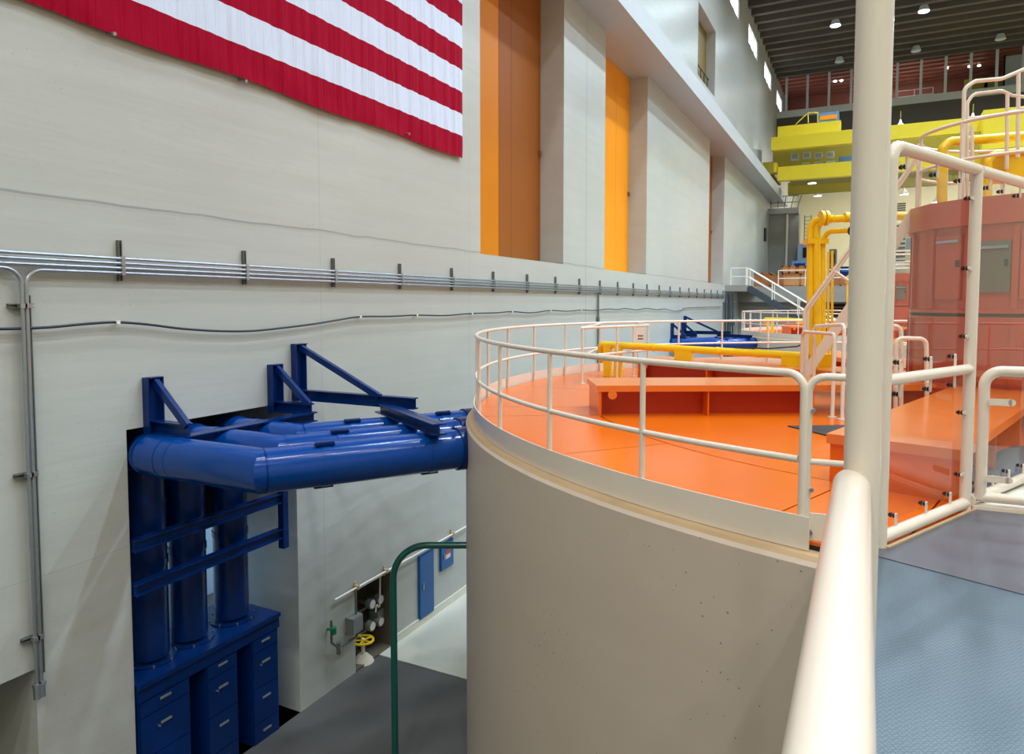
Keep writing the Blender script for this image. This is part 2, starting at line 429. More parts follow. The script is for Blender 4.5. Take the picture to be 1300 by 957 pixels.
# ------------------------------------------------------------------ alcove doors
lab = ['orange-brown tall panel door in the nearest wall recess', 'bright orange tall panel door in the second wall recess', 'brown tall panel door in the farthest narrow wall recess']
for k, (a, b) in enumerate(alc):
    t = root('panel_door', (WX - .7, (a + b) / 2, az0), lab[k], 'door', 'tall panel doors in the wall recesses')
    n = 3; w = (b - a) / n
    for q in range(n):
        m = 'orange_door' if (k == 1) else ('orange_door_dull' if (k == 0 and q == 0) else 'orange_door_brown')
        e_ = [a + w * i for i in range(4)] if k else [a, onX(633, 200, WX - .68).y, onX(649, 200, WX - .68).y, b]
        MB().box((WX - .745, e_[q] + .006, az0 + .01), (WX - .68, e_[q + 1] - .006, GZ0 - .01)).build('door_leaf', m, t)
    h = MB()
    for zz in (az0 + 2.9,): h.box((WX - .68, b - .16, zz), (WX - .62, b - .05, zz + .14))
    h.build('hinge', 'orange_door_brown', t)
t = root('panel_door', (WX - .95, sum(up_y) / 2, up_z[0]), 'olive panel door in the high recess above the crane ledge', 'door')
MB().box((WX - .54, up_y[0] + .01, up_z[0] + .01), (WX - .47, up_y[1] - .01, up_z[1] - .01)).build('door_leaf', 'olive_door', t)
hb = MB()
for q in range(5): hb.tube([(WX - .3, up_y[0] + .5 + q * .8, up_z[0]), (WX - .3, up_y[0] + .5 + q * .8, up_z[0] + .9)], .02, 6)
hb.tube([(WX - .3, up_y[0] + .1, up_z[0] + .9), (WX - .3, up_y[1] - .1, up_z[0] + .9)], .025, 6)
hb.build('guard_bar', 'black_rubber', t)

# ------------------------------------------------------------------ flag
fr_y = onX(584, 180, WX).y; fb = onX(584, 201.5, WX).z; sh = .428; fy0 = fr_y - 10.4
fl = root('flag', (WX + .06, (fr_y + fy0) / 2, fb), 'large red and white striped flag hung flat on the wall', 'flag')
NY = 360
def fold(y, z):
    e = (y - fy0) / 10.4; amp = .005 + .013 * e
    t_ = (z - fb) / 5.56
    ph = y * 13 + 3.2 * math.sin(y * 1.7) + t_ * 2.5
    w = math.sin(ph) * .6 + math.sin(y * 31 + 2 * math.sin(y * 3) + t_ * 4) * .4
    sag = .10 * max(0, 1 - t_ * 9) * (.4 + .6 * math.sin(y * 1.1) ** 2) * math.sin(y * 4 + z * 9)
    return WX + .075 + amp * w + .12 * sag
def edge(y): 
    e = (y - fy0) / 10.4
    return .02 * math.sin(y * 2.1) * (1 - max(0, e - .9) * 10)
for k in range(13):
    mb = MB(); vs = []; rows = 5
    for i in range(NY + 1):
        y = fy0 + 10.4 * i / NY
        for j in range(rows + 1):
            z = fb + sh * (k + j / rows)
            if k == 0: z += edge(y) * (1 - j / rows)
            vs.append((fold(y, z), y, z))
    fs = [(i * (rows + 1) + j, (i + 1) * (rows + 1) + j, (i + 1) * (rows + 1) + j + 1, i * (rows + 1) + j + 1) for i in range(NY) for j in range(rows)]
    mb.add(vs, fs).build('stripe', 'flag_red' if k % 2 == 0 else 'flag_white', fl, sharp=80)
cn = MB().box((WX + .11, fy0, fb + 6 * sh), (WX + .125, fy0 + 4.2, fb + 13 * sh)).build('canton', 'flag_blue', fl)
for x, y_ in ((146, 43), (313, 103), (520, 170)):
    p = onX(x, y_, WX + .12); MB().tube([p, p + Vector((-.12, 0, .03))], .02, 8).build('grommet', 'galvanised', fl)

# ------------------------------------------------------------------ conduits, struts, cable on the wall
zc = [onX(505, 349.5, WX).z, 0, 0, 0]
ztop = 1.378 + .0655 * 7.3
ends = 40.9
for k in range(3):
    z = ztop - k * .052
    t = MB().tube([(WX + .07, YB + .2, z), (WX + .07, ends, z)], .0185, 10).build('conduit', 'galvanised')
    tag(t, ('topmost', 'second from top', 'third from top')[k] + ' long galvanised conduit along the left wall', 'conduit', 'wall conduits')
z3 = ztop - 3 * .052; yl, yr = onX(29.5, 420, WX + .07).y, onX(35.5, 420, WX + .07).y
zb = lo_z - .25
t = MB().tube(fillet([(WX + .07, ends, z3), (WX + .07, yr, z3), (WX + .07, yr, zb)], .16, 8), .0185, 10).build('conduit', 'galvanised')
tag(t, 'lowest long conduit turning down at the left end', 'conduit', 'wall conduits')
t = MB().tube(fillet([(WX + .07, YB + .2, z3 + .01), (WX + .07, yl, z3 + .01), (WX + .07, yl, zb)], .16, 8), .0185, 10).build('conduit', 'galvanised')
tag(t, 'short conduit bending down at the far left of the wall', 'conduit', 'wall conduits')
y = onX(150, 330, WX).y; pitch = 1.715; k = 0
ords = 'first second third fourth fifth sixth seventh eighth ninth tenth eleventh twelfth thirteenth fourteenth fifteenth sixteenth seventeenth eighteenth nineteenth twentieth twenty-first twenty-second'.split()
while y < 41:
    t = MB(); z0, z1 = ztop - .24, ztop + .20
    t.box((WX, y - .02, z0), (WX + .045, y - .012, z1)); t.box((WX, y + .012, z0), (WX + .045, y + .02, z1)); t.box((WX, y - .02, z0), (WX + .008, y + .02, z1))
    o = t.build('strut_channel', 'strut_steel')
    tag(o, 'upright strut channel carrying the conduits, %s from the left' % ords[k], 'strut', 'strut channels under the conduits')
    c = MB()
    for q in range(4): c.box((WX + .05, y - .022, ztop - q * .052 - .024), (WX + .094, y + .022, ztop - q * .052 + .024))
    c.build('conduit_clamp', 'galvanised', o)
    y += pitch; k += 1
for k, (x0, x1, yy) in enumerate(((8, 40, 388), (16, 46, 599), (25, 53, 803))):
    a = onX(x0, yy, WX); b = onX(x1, yy, WX)
    t = MB().box((WX, a.y, b.z - .02), (WX + .045, b.y, b.z - .012)).box((WX, a.y, b.z + .012), (WX + .045, b.y, b.z + .02)).box((WX, a.y, b.z - .02), (WX + .01, b.y, b.z + .02))
    o = t.build('strut_channel', 'strut_steel'); tag(o, ('upper', 'middle', 'lower')[k] + ' short level strut behind the two vertical conduits', 'strut', 'level struts at the left')
    MB().box((WX + .04, yl - .03, b.z - .02), (WX + .1, yl + .03, b.z + .02)).box((WX + .04, yr - .03, b.z - .02), (WX + .1, yr + .03, b.z + .02)).build('conduit_clamp', 'galvanised', o)
pf = MB()
zz = z3 - .25
pf.box((WX, yr + .01, zb + .2), (WX + .02, yr + .045, zz)); pf.box((WX, yr + .04, zb + .2), (WX + .05, yr + .05, zz))
tag(pf.build('strut_channel', 'strut_steel'), 'long vertical perforated strut behind the two vertical conduits', 'strut')
for yy, w in ((yl, 'left'), (yr, 'right')):
    o = MB().cyl((WX + .07, yy, zb - .02), (WX + .07, yy, zb + .1), .034, 12).cyl((WX + .07, yy, zb + .1), (WX + .07, yy, zb + .13), .042, 6).build('conduit_fitting', 'galvanised')
    tag(o, 'threaded fitting at the foot of the %s vertical conduit' % w, 'fitting', 'conduit fittings')
cp = [(-60, 417), (0, 417.5), (60, 415.5), (110, 411), (149, 409), (190, 412), (230, 417), (275, 420), (320, 420), (360, 416), (400, 411), (430, 406), (457, 402), (495, 401.5), (530, 400), (565, 400.5), (597, 398), (630, 397), (650, 395.5), (675, 397),
      (699, 394), (720, 395), (738, 393.5), (755, 394), (772, 392), (783, 393), (794, 391.5), (808, 393.2), (820, 391.3), (834, 393), (844, 392), (856, 395), (866, 393.5), (873, 390.8), (915, 389.5)]
pts = [onX(x, y_, WX + .06) for x, y_ in cp]
pp = []
for i in range(len(pts) - 1):
    p0 = pts[max(i - 1, 0)]; p1 = pts[i]; p2 = pts[i + 1]; p3 = pts[min(i + 2, len(pts) - 1)]
    for q in range(5):
        u_ = q / 5; pp.append(.5 * ((2 * p1) + (-p0 + p2) * u_ + (2 * p0 - 5 * p1 + 4 * p2 - p3) * u_ ** 2 + (-p0 + 3 * p1 - 3 * p2 + p3) * u_ ** 3))
pp.append(pts[-1])
for p in pp: p.x = WX + .06
t = MB().tube(pp, .014, 8).build('cable', 'cable_black', sharp=60); tag(t, 'black cable sagging between clips along the left wall', 'cable')
for x, y_ in ((149, 409), (457, 402), (529, 400), (599, 398), (650, 395.5), (699, 394), (738, 393.5)):
    p = onX(x, y_, WX + .06); MB().box((WX, p.y - .012, p.z - .03), (WX + .05, p.y + .012, p.z - .008)).box((WX + .04, p.y - .02, p.z - .018), (WX + .082, p.y + .02, p.z + .018)).build('cable_clip', 'white_steel', t)
p = onX(759.5, 400, WX + .05)
t = MB().tube([(WX + .05, p.y, ztop - .15), (WX + .05, p.y, FZ + .1)], .03, 8).build('drop_conduit', 'strut_steel'); tag(t, 'dark vertical conduit dropping from the wall conduits behind the ring', 'conduit')
MB().cyl((WX + .05, p.y, .75), (WX + .05, p.y, .95), .05, 8).build('coupling', 'strut_steel', t)

# ------------------------------------------------------------------ low wall fittings near the floor
a = onX(421, 761, WX); b = onX(593, 665, WX)
zz = (a.z + b.z) / 2
t = MB().tube(fillet([(WX + .06, a.y, zz), (WX + .06, 38, zz)], .1), .017, 8).build('water_pipe', 'white_steel'); tag(t, 'thin white pipe running along the wall above the niche', 'pipe')
for x, y_ in ((450, 744), (487, 723), (572, 677)):
    p = onX(x, y_, WX); MB().box((WX, p.y - .025, zz - .035), (WX + .085, p.y + .025, zz + .035)).box((WX, p.y - .015, zz - .09), (WX + .02, p.y + .015, zz + .08)).build('pipe_clamp', 'rim_concrete', t)
nb = MB().box((WX - .59, nic_y[0] + .005, FZ + .01), (WX - .56, nic_y[1] - .005, nic_z - .01)).box((WX - .59, nic_y[1] - .02, FZ + .01), (WX - .002, nic_y[1] - .002, nic_z - .01)).box((WX - .59, nic_y[0] + .005, FZ + .005), (WX, nic_y[1] - .005, FZ + .03)).build('niche_lining', 'dark_concrete'); tag(nb, 'rough brown bare concrete panel inside the wall niche', 'panel')
def gauge(y, z, r, lab):
    t = root('pressure_gauge', (WX - .2, y, z), lab, 'gauge', 'gauges in the wall niche')
    MB().cyl((WX - .4, y, z), (WX - .2, y, z), .035, 8).build('gauge_stem', 'strut_steel', t)
    MB().cyl((WX - .22, y, z), (WX - .12, y, z), r, 18).build('gauge_case', 'grey_box', t)
    MB().cyl((WX - .125, y, z), (WX - .112, y, z), r * .82, 18).build('gauge_dial', 'sign_white', t)
for x, y_, nm in ((473, 767, 'upper left'), (483.5, 761, 'upper right'), (473, 795, 'lower left'), (484, 789, 'lower right')):
    p = onX(x, y_, WX - .12); gauge(p.y, p.z, .085, nm + ' round gauge on pipes in the brown wall niche')
pa, pc = onX(473, 767, WX - .3), onX(484, 789, WX - .3)
t = MB().box((WX - .34, pa.y - .04, pc.z + .1), (WX - .16, pc.y - .02, pa.z - .1)).build('junction_box', 'grey_box'); tag(t, 'grey junction box amid the four gauges', 'box')
pm = MB()
for zz2 in (pa.z + .02, pc.z + .03):
    pm.tube(fillet([(WX - .4, pa.y - .45, zz2 - .12), (WX - .3, pa.y - .4, zz2), (WX - .3, pc.y + .12, zz2)], .05), .028, 8)
pm.tube([(WX - .3, pa.y + .02, pa.z + .1), (WX - .3, pa.y + .02, FZ + .4)], .03, 8)
tag(pm.build('gauge_piping', 'strut_steel'), 'small dark pipework linking the gauges in the niche', 'pipe')
p = onX(487, 740, WX + .02); q = onX(478, 770, WX - .1)
tag(MB().tube(fillet([(WX - .05, p.y, nic_z), (WX - .05, p.y - .03, p.z - .5), (WX - .1, q.y, q.z + .1), (WX - .12, q.y, q.z - .1)], .1), .014, 6).build('flexible_conduit', 'white_steel'), 'thin pale curved conduit hanging into the niche', 'conduit')
# valve
p = onX(459, 812, WX - .15); vt = root('gate_valve', (WX - .12, p.y, FZ), 'insulated white valve with yellow handwheel in the niche', 'valve')
zw = p.z
hw = MB(); hw.tube([(WX - .12 + .17 * math.cos(a_ * PI / 8), p.y + .17 * math.sin(a_ * PI / 8), zw) for a_ in range(16)], .022, 8, closed=True)
for a_ in range(5): hw.tube([(WX - .12, p.y, zw), (WX - .12 + .17 * math.cos(a_ * 2 * PI / 5), p.y + .17 * math.sin(a_ * 2 * PI / 5), zw)], .014, 6)
hw.build('handwheel', 'yellow_pipe', vt)
MB().cyl((WX - .12, p.y, zw - .45), (WX - .12, p.y, zw + .03), .03, 10).build('stem', 'pale_trim', vt)
MB().lathe((WX - .12, p.y), [(.0, zw - .62), (.13, zw - .6), (.2, zw - .5), (.21, zw - .42), (.16, zw - .32), (.08, zw - .24), (0, zw - .22)], 20).build('insulated_bonnet', 'insulation', vt)
MB().lathe((WX - .12, p.y), [(.11, FZ), (.11, zw - .6), (0, zw - .6)], 16).build('valve_body', 'insulation', vt)
# grey box, conduit, green valve
p = onX(445, 790, WX); bx = root('electrical_box', (WX, p.y, onX(445, 800, WX).z), 'grey electrical box on the wall left of the niche', 'box')
z0, z1 = onX(445, 801, WX).z, onX(445, 780, WX).z
MB().box((WX, p.y - .13, z0), (WX + .14, p.y + .13, z1)).build('enclosure', 'grey_box', bx)
MB().box((WX + .14, p.y - .12, z0 + .01), (WX + .155, p.y + .12, z1 - .01)).build('cover', 'grey_box', bx)
MB().tube([(WX + .07, p.y + .05, z1), (WX + .07, p.y + .05, zz - .03)], .018, 8).build('riser', 'strut_steel', bx)
g_ = onX(422, 800, WX + .1)
vt = root('small_valve', (WX + .08, g_.y, g_.z), 'small green valve with thin piping left of the grey box', 'valve')
MB().cyl((WX + .12, g_.y, g_.z - .05), (WX + .12, g_.y, g_.z + .05), .05, 10).cyl((WX, g_.y, g_.z), (WX + .1, g_.y, g_.z), .02, 8).build('valve_body', 'green_valve', vt)
h_ = onX(430, 822, WX + .08)
MB().tube([(WX + .08, g_.y, g_.z + .15), (WX + .08, g_.y, g_.z - .2), (WX + .08, h_.y, h_.z), (WX + .08, p.y + .05, z0 - .1), (WX + .08, p.y + .05, z0)], .02, 8).cyl((WX + .08, h_.y, h_.z - .1), (WX + .08, h_.y, h_.z + .08), .035, 8).build('piping', 'strut_steel', vt)
# blue cabinets on wall
def bluebox(xa, ya, yb2, xb, label, sign):
    A = onX(xa, ya, WX); B = onX(xa, yb2, WX); Cc = onX(xb, 720, WX)
    t = root('wall_cabinet', (WX, (A.y + Cc.y) / 2, B.z), label, 'cabinet')
    MB().box((WX, A.y, B.z), (WX + .03, Cc.y, A.z)).build('frame', 'blue_box', t)
    d = MB().box((WX + .03, A.y + .02, B.z + .02), (WX + .045, Cc.y - .02, A.z - .02)).build('door', 'blue_box', t)
    MB().box((WX + .045, A.y + .1, (A.z + B.z) / 2 - .06), (WX + .06, A.y + .13, (A.z + B.z) / 2 + .06)).build('latch', 'galvanised', d)
    if sign: MB().box((WX + .045, A.y + .17, B.z + .28), (WX + .05, A.y + .34, B.z + .36)).build('notice', 'brick_red', d); MB().box((WX + .045, A.y + .17, B.z + .2), (WX + .05, A.y + .34, B.z + .28)).build('notice', 'sign_white', d)
bluebox(530, 706, 788, 549, 'tall blue cabinet door low on the left wall', 0)
bluebox(557.4, 691, 725.8, 574, 'small blue wall cabinet with a notice, right of the tall one', 1)

# ------------------------------------------------------------------ ducts
DR = .232; dz = 1.378 - 1.72; DX = -7.72
dy = [5.18, 5.82, 6.46]; E = [Vector((-5.48, 5.18, dz)), Vector((-5.825, 5.82, dz)), Vector((-6.17, 6.46, dz))]
dd = Vector((.55, .835, 0)).normalized()
vx = [onX(x, 720, DX) for x in (187, 238, 293)]
far_names = ['nearest', 'middle', 'farthest']
def hitcyl(p, d, r):
    q = Vector((p.x - C1.x, p.y - C1.y)); dd2 = Vector((d.x, d.y)); b_ = q.dot(dd2); c_ = q.dot(q) - r * r
    return -b_ - math.sqrt(max(0, b_ * b_ - c_))
PZ = onX(345, 780, WX).z
for k in range(3):
    vy = vx[k].y; e = E[k]
    t = root('air_duct', (DX, vy, PZ), far_names[k] + ' of the three round blue air ducts', 'duct', 'blue air ducts'); U(t, '')
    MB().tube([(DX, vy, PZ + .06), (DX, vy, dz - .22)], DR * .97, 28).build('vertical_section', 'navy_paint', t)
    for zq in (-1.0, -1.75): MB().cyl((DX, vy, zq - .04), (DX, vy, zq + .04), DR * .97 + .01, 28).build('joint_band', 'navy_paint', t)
    el = MB().tube(fillet([(DX, vy, dz - .25), (DX, vy, dz), (DX + .3, vy * .5 + dy[k] * .5, dz), (-7.2, dy[k], dz)], .1, 3), DR, 28); el.build('wall_elbow', 'blue_paint', t)
    MB().tube([(-7.2, dy[k], dz), e, e + dd * .02], DR, 32).build('short_section', 'blue_paint', t)
    L_ = hitcyl(e, dd, 7.13) + .02
    MB().tube([e - dd * .0, e + dd * L_], DR, 32, cap=False).build('diagonal_section', 'blue_paint', t)
    for s_ in (.62, L_ - .5):
        bnd = MB().cyl(e + dd * (s_ - .045), e + dd * (s_ + .045), DR + .006, 32).build('joint_band', 'blue_paint', t)
        up_ = Vector((0, 0, 1)); sd = dd.cross(up_).normalized()
        lb = MB(); o_ = e + dd * (s_ - .1) + (up_ * .94 + sd * .34) * DR
        lb.obox(o_ - sd * .05, dd * .2, sd * .09, (up_ * .94 + sd * .34) * .025); lb.tube([o_ + up_ * .03, o_ + dd * .2 + up_ * .03], .014, 6)
        lb.build('latch', 'navy_paint', bnd)
        lb = MB(); o_ = e + dd * (s_ - .1) - up_ * (DR + .02); lb.obox(o_ - sd * .03, dd * .2, sd * .06, up_ * .03); lb.build('latch', 'navy_paint', bnd)
    MB().cyl((-6.72, dy[k], dz), (-6.7, dy[k], dz), DR + .004, 32).cyl((-6.95, dy[k], dz), (-6.87, dy[k], dz), DR + .006, 32).build('joint_band', 'blue_paint', t)
    MB().cyl(e + dd * (L_ - .16), e + dd * (L_ - .02), DR + .02, 32).build('end_collar', 'navy_paint', t)
# rails across recess
ry0, ry1 = rec_y[0] + .02, rec_y[1] - .35
fr = root('duct_support_frame', (WX, (ry0 + ry1) / 2, PZ), 'navy steel frame of two level rails clamping the vertical ducts', 'frame'); U(fr, '')
for a_ in (onX(342, 637, WX + .05).z, onX(345, 682, WX + .05).z):
    MB().channel((WX + .02, ry0, a_), (WX + .02, ry1, a_), .1, .14, .02).build('rail', 'navy_paint', fr)
MB().box((WX - .02, ry1, onX(345, 700, WX).z), (WX + .08, ry1 + .1, rec_z1 - .45)).build('upright', 'navy_paint', fr)
# plenum + cabinets
pl = root('plenum_base', (WX - .5, (rec_y[0] + rec_y[1]) / 2, FZ), 'navy base cabinet row that the vertical ducts stand on', 'cabinet'); U(pl, '')
px0, px1 = WX - 1.0, WX + .02; py0, py1 = rec_y[0] + .02, onX(353, 780, WX).y
MB().box((px0, py0, PZ - .22), (px1, py1, PZ)).box((px1, py0, PZ - .06), (px1 + .03, py1, PZ)).build('top', 'navy_paint', pl)
for (a_, b_) in ((173, 240), (261, 301), (319, 353)):
    ya, yb2 = onX(a_, 850, WX).y, onX(b_, 850, WX).y
    ya = max(ya, py0)
    cbn = MB().box((px0, ya, FZ), (px1 - .02, yb2, PZ - .22)).build('cabinet_box', 'navy_paint', pl)
    z_ = PZ - .24
    for hh in (.18, .5, .5, .4):
        d = MB().box((px1 - .02, ya + .02, z_ - hh + .012), (px1, yb2 - .02, z_)).build('drawer', 'navy_paint', pl)
        MB().box((px1, (ya + yb2) / 2 - .07, z_ - hh * .35), (px1 + .012, (ya + yb2) / 2 + .07, z_ - hh * .35 + .025)).build('pull_handle', 'grey_box', d)
        z_ -= hh
    MB().cyl((px1, (ya + yb2) / 2 - .1, PZ - .6), (px1 + .03, (ya + yb2) / 2 - .1, PZ - .6), .012, 8).build('latch', 'galvanised', cbn)
for k in range(3):
    bt = MB()
    for a_ in range(8): bt.cyl((DX + .29 * math.cos(a_ * PI / 4 + .3), vx[k].y + .29 * math.sin(a_ * PI / 4 + .3), PZ), (DX + .29 * math.cos(a_ * PI / 4 + .3), vx[k].y + .29 * math.sin(a_ * PI / 4 + .3), PZ + .03), .014, 6)
    MB().cyl((DX, vx[k].y, PZ), (DX, vx[k].y, PZ + .02), .3, 28).build('duct_flange', 'navy_paint', pl); bt.build('flange_bolts', 'strut_steel', pl)

# brackets
def bracket(x, ytop, ybot, reach, label, w=.12, br=None):
    P = onX(x, ytop, WX); Q = onX(x, ybot, WX); y = P.y
    t = root('wall_bracket', (WX, y, Q.z), label, 'bracket', 'navy duct brackets'); U(t, '')
    m = MB(); m.box((WX, y - w * .7, Q.z - .02), (WX + .02, y + w * .7, P.z)); m.box((WX, y - w * .15 - .1, Q.z - .02), (WX + .1, y - w * .15 - .085, P.z)).box((WX, y + .07, Q.z - .02), (WX + .1, y + .085, P.z))
    m.box((WX, y - w * .7, P.z - .012), (WX + .1, y + w * .7, P.z)).build('upright', 'navy_paint', t)
    zb_ = Q.z + .06
    MB().channel((WX, y, zb_), (WX + reach, y, zb_), .11, .15, .016).build('arm', 'navy_paint', t)
    e_ = reach if br is None else br
    MB().bar((WX + .06, y, P.z - .05), (WX + e_ - .03, y, zb_ + .05), .06, .085, up=(1, 0, 1)).build('brace', 'navy_paint', t)
    return y, zb_
y1, zb1 = bracket(192, 478, 548, .62, 'left triangular navy bracket over the duct opening')
y2, zb2 = bracket(347, 462, 521, .68, 'middle small triangular navy bracket right of the duct opening')
y3, zb3 = bracket(377, 436, 506, 2.05, 'largest triangular navy bracket reaching over the ducts', w=.16, br=1.5)
t = MB().channel((WX + .58, y1 - .05, zb1 - .12), (WX + .62, y2 + .1, zb1 - .12), .15, .13, .016).build('cross_channel', 'navy_paint'); U(tag(t, 'navy channel beam spanning between the two small brackets', 'beam'), '')
e0 = atd(486, 519, 9.2); e1 = atd(572, 548, 8.0); 
zt = dz + DR + .075; e0.z = zt + .03; e1.z = zt
s0 = E[2] + dd * 1.62; s1 = E[0] + dd * (1.62 - .0); 
sdv = Vector((dd.y, -dd.x, 0)); mid = E[1] + dd * 1.5
e0 = mid - sdv * 1.02; e1 = mid + sdv * .93; e0.z = e1.z = zt
t = MB().channel(e0, e1, .17, .13, .016).build('cross_channel', 'navy_paint'); U(tag(t, 'navy channel saddle lying across the three diagonal ducts', 'beam'), '')

# ------------------------------------------------------------------ generator housing ring
t = MB()
t.lathe(C1, [(0, FZ), (7.13, FZ), (7.13, -.1), (7.11, -.075)], 160)
h = t.build('concrete_housing', 'bare_concrete', loc=(C1.x, C1.y, FZ)); U(tag(h, 'huge round concrete generator housing with orange deck', 'housing'), 'far')
MB().lathe(C1, [(7.11, -.075), (7.09, -.05), (6.9, -.045), (0, -.045)], 160).build('rim', 'rim_concrete', h)
dk = root('generator_deck', (C1.x, C1.y, -.03), 'glossy orange steel plate deck on the round housing', 'deck'); U(dk, 'far')
MB().lathe(C1, [(7.0, -.045), (7.0, -.02), (0, -.02)], 96).build('seam_backing', 'black_rubber', dk)
def pol(r, a): return (C1.x + r * math.cos(a), C1.y + r * math.sin(a))
A0 = R(208.4)
gap = .007
def sector(a0, a1, r0, r1, n=8):
    pts = []
    for i in range(n + 1):
        a = a0 + (a1 - a0) * i / n; pts.append((a, r1))
    out = [pol(r1, a0 + gap / r1 + (a1 - a0 - 2 * gap / r1) * i / n) for i in range(n + 1)]
    inn = [pol(r0, a0 + gap / r0 + (a1 - a0 - 2 * gap / r0) * i / n) for i in range(n, -1, -1)]
    return out + inn
SP = R(45); HW = .45
for k in range(8):
    ac = A0 + k * SP
    d0 = R(3.3)
    for (a0, a1) in ((ac + d0, ac + SP / 2), (ac + SP / 2, ac + SP - d0)):
        MB().prism(sector(a0, a1, 5.50, 6.99), -.03, 0).build('deck_plate', 'orange_steel', dk)
    MB().prism(sector(ac - d0, ac + d0, 5.50, 6.99, 4), -.03, 0).build('deck_plate', 'orange_steel', dk)
    MB().prism(sector(ac + R(1), ac + SP + R(1), 1.0, 5.485, 8), -.03, 0).build('deck_plate', 'orange_steel', dk)
# railing
AG = R(252.6)
angs = [AG - R(9.3) * k for k in range(31)]
rl = root('ring_railing', (C1.x, C1.y, 0), 'cream pipe guardrail circling the orange round deck', 'railing'); U(rl, 'far')
arc = lambda a0, a1, r, z, n: [Vector((*pol(r, a0 + (a1 - a0) * i / n), z)) for i in range(n + 1)]
dgap = .075 / RR
top = arc(AG + dgap * .2, angs[-1], RR, .97, 110)
def endrail(z):
    return arc(AG, angs[-1], RR, z, 110)
tp = endrail(.97)
pt = Vector((*pol(RR, AG + .0), 0))
tp = fillet([Vector((*pol(RR, AG + .004), .0)), Vector((*pol(RR, AG + .004), .97)), tp[2]], .1, 7)[:-1] + tp[2:]
MB().tube(tp, .0235, 12).build('top_rail', 'cream_steel', rl, sharp=60)
MB().tube(endrail(.47), .0205, 10).build('mid_rail', 'cream_steel', rl, sharp=60)
for a in angs[1:]:
    p = Vector((*pol(RR, a), 0)); MB().tube([p, p + Vector((0, 0, .96))], .0205, 12).build('post', 'cream_steel', rl)
tbm = MB(); tbm.ringwall(C1, RR + .024, RR + .034, -.045, .15, angs[-1], AG + .012, 128); tbm.build('toe_board', 'cream_steel', rl)
# radial covers
spk_names = {0: 'long orange radial cover nearest the camera with a round plate', 7: 'orange radial cover carrying the yellow pipe', 1: 'orange radial cover beside the gate'}
pos = ['nearest', 'right of the gate', 'third', 'fourth', 'fifth', 'sixth', 'seventh', 'second behind']
for k in range(8):
    a = A0 + k * SP; u = Vector((math.cos(a), math.sin(a), 0)); v = Vector((-u.y, u.x, 0)); c = Vector((C1.x, C1.y, 0))
    if k == 2: continue
    lab_ = {0: 'long orange radial cover box in front of the steep stair', 7: 'orange radial cover box with the yellow pipe resting on it', 1: 'broad orange radial cover box right of the gate'}.get(k, 'orange radial cover box on the %s side of the drum' % {3: 'right', 4: 'far right', 5: 'far', 6: 'far left'}.get(k, ''))
    t = root('radial_cover', c + u * 3.5, lab_, 'cover', 'orange radial covers'); U(t, 'far')
    r0, r1 = 1.35, 5.5
    MB().obox(c + u * r0 - v * HW + Vector((0, 0, .3)), u * (r1 + .03 - r0), v * 2 * HW, (0, 0, .075)).build('cover_top', 'orange_bench', t)
    ins = .22; rb = 2.85
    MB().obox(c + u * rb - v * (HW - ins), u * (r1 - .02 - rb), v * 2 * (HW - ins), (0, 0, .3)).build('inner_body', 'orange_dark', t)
    MB().obox(c + u * (r1 - .03) - v * (HW - .02), u * .03, v * (2 * HW - .04), (0, 0, .3)).build('end_panel', 'orange_steel', t)
    for rr in (rb, 4.15):
        for sgn in (-1, 1):
            MB().obox(c + u * rr + v * sgn * (HW - ins), u * .018, v * sgn * (ins - .02), (0, 0, .3)).build('rib', 'orange_steel', t)
    sgn = 1
    MB().cyl(c + u * (r1 - .16) + v * (HW - .01) + Vector((0, 0, .262)), c + u * (r1 - .16) + v * (HW + .004) + Vector((0, 0, .262)), .055, 20).build('name_disc', 'orange_bench', t)
# mat
p1, p2 = onZ(1000, 541.5, 0), onZ(1051, 554, 0); ev = Vector((.84, .5, 0)) * 1.0
tag(MB().prism([(p1.x, p1.y), (p2.x, p2.y), (p2.x + ev.x, p2.y + ev.y), (p1.x + ev.x, p1.y + ev.y)], .001, .012).build('rubber_mat', 'black_rubber'), 'black rubber mat lying on the orange deck', 'mat')

# drum
C = C1; dm = root('exciter_drum', (C.x, C.y, 0), 'tall orange many-sided drum housing at the deck centre', 'machine housing'); U(dm, 'far')
SG = 16; of = R(11)
MB().lathe(C, [(1.5, 0), (1.5, .34), (1.25, .38), (1.25, 1.21), (1.2, 1.21)], SG, off=of).build('lower_housing', 'drum_paint', dm)
MB().lathe(C, [(1.2, 1.21), (1.235, 1.215), (1.235, 1.245), (1.2, 1.25)], SG, off=of).build('dark_groove', 'black_rubber', dm)
MB().lathe(C, [(1.1, 1.25), (1.25, 1.25), (1.25, 1.29), (1.23, 1.3), (1.23, 2.3), (1.1, 2.3)], SG, off=of).build('upper_housing', 'drum_paint', dm)
MB().lathe(C, [(1.1, 2.3), (1.29, 2.3), (1.29, 2.62), (0, 2.62)], SG, off=of).build('cap', 'drum_paint', dm)
for k in range(SG):
    a = of + 2 * PI * k / SG; u = Vector((math.cos(a), math.sin(a), 0)); v = Vector((-u.y, u.x, 0))
    p = Vector((C.x, C.y, 1.3)) + u * 1.205; MB().obox(p - v * .03, u * .05, v * .06, (0, 0, .99)).build('rib', 'drum_paint', dm)
    p = Vector((C.x, C.y, .38)) + u * 1.215; MB().obox(p - v * .03, u * .05, v * .06, (0, 0, .8)).build('rib', 'drum_paint', dm)
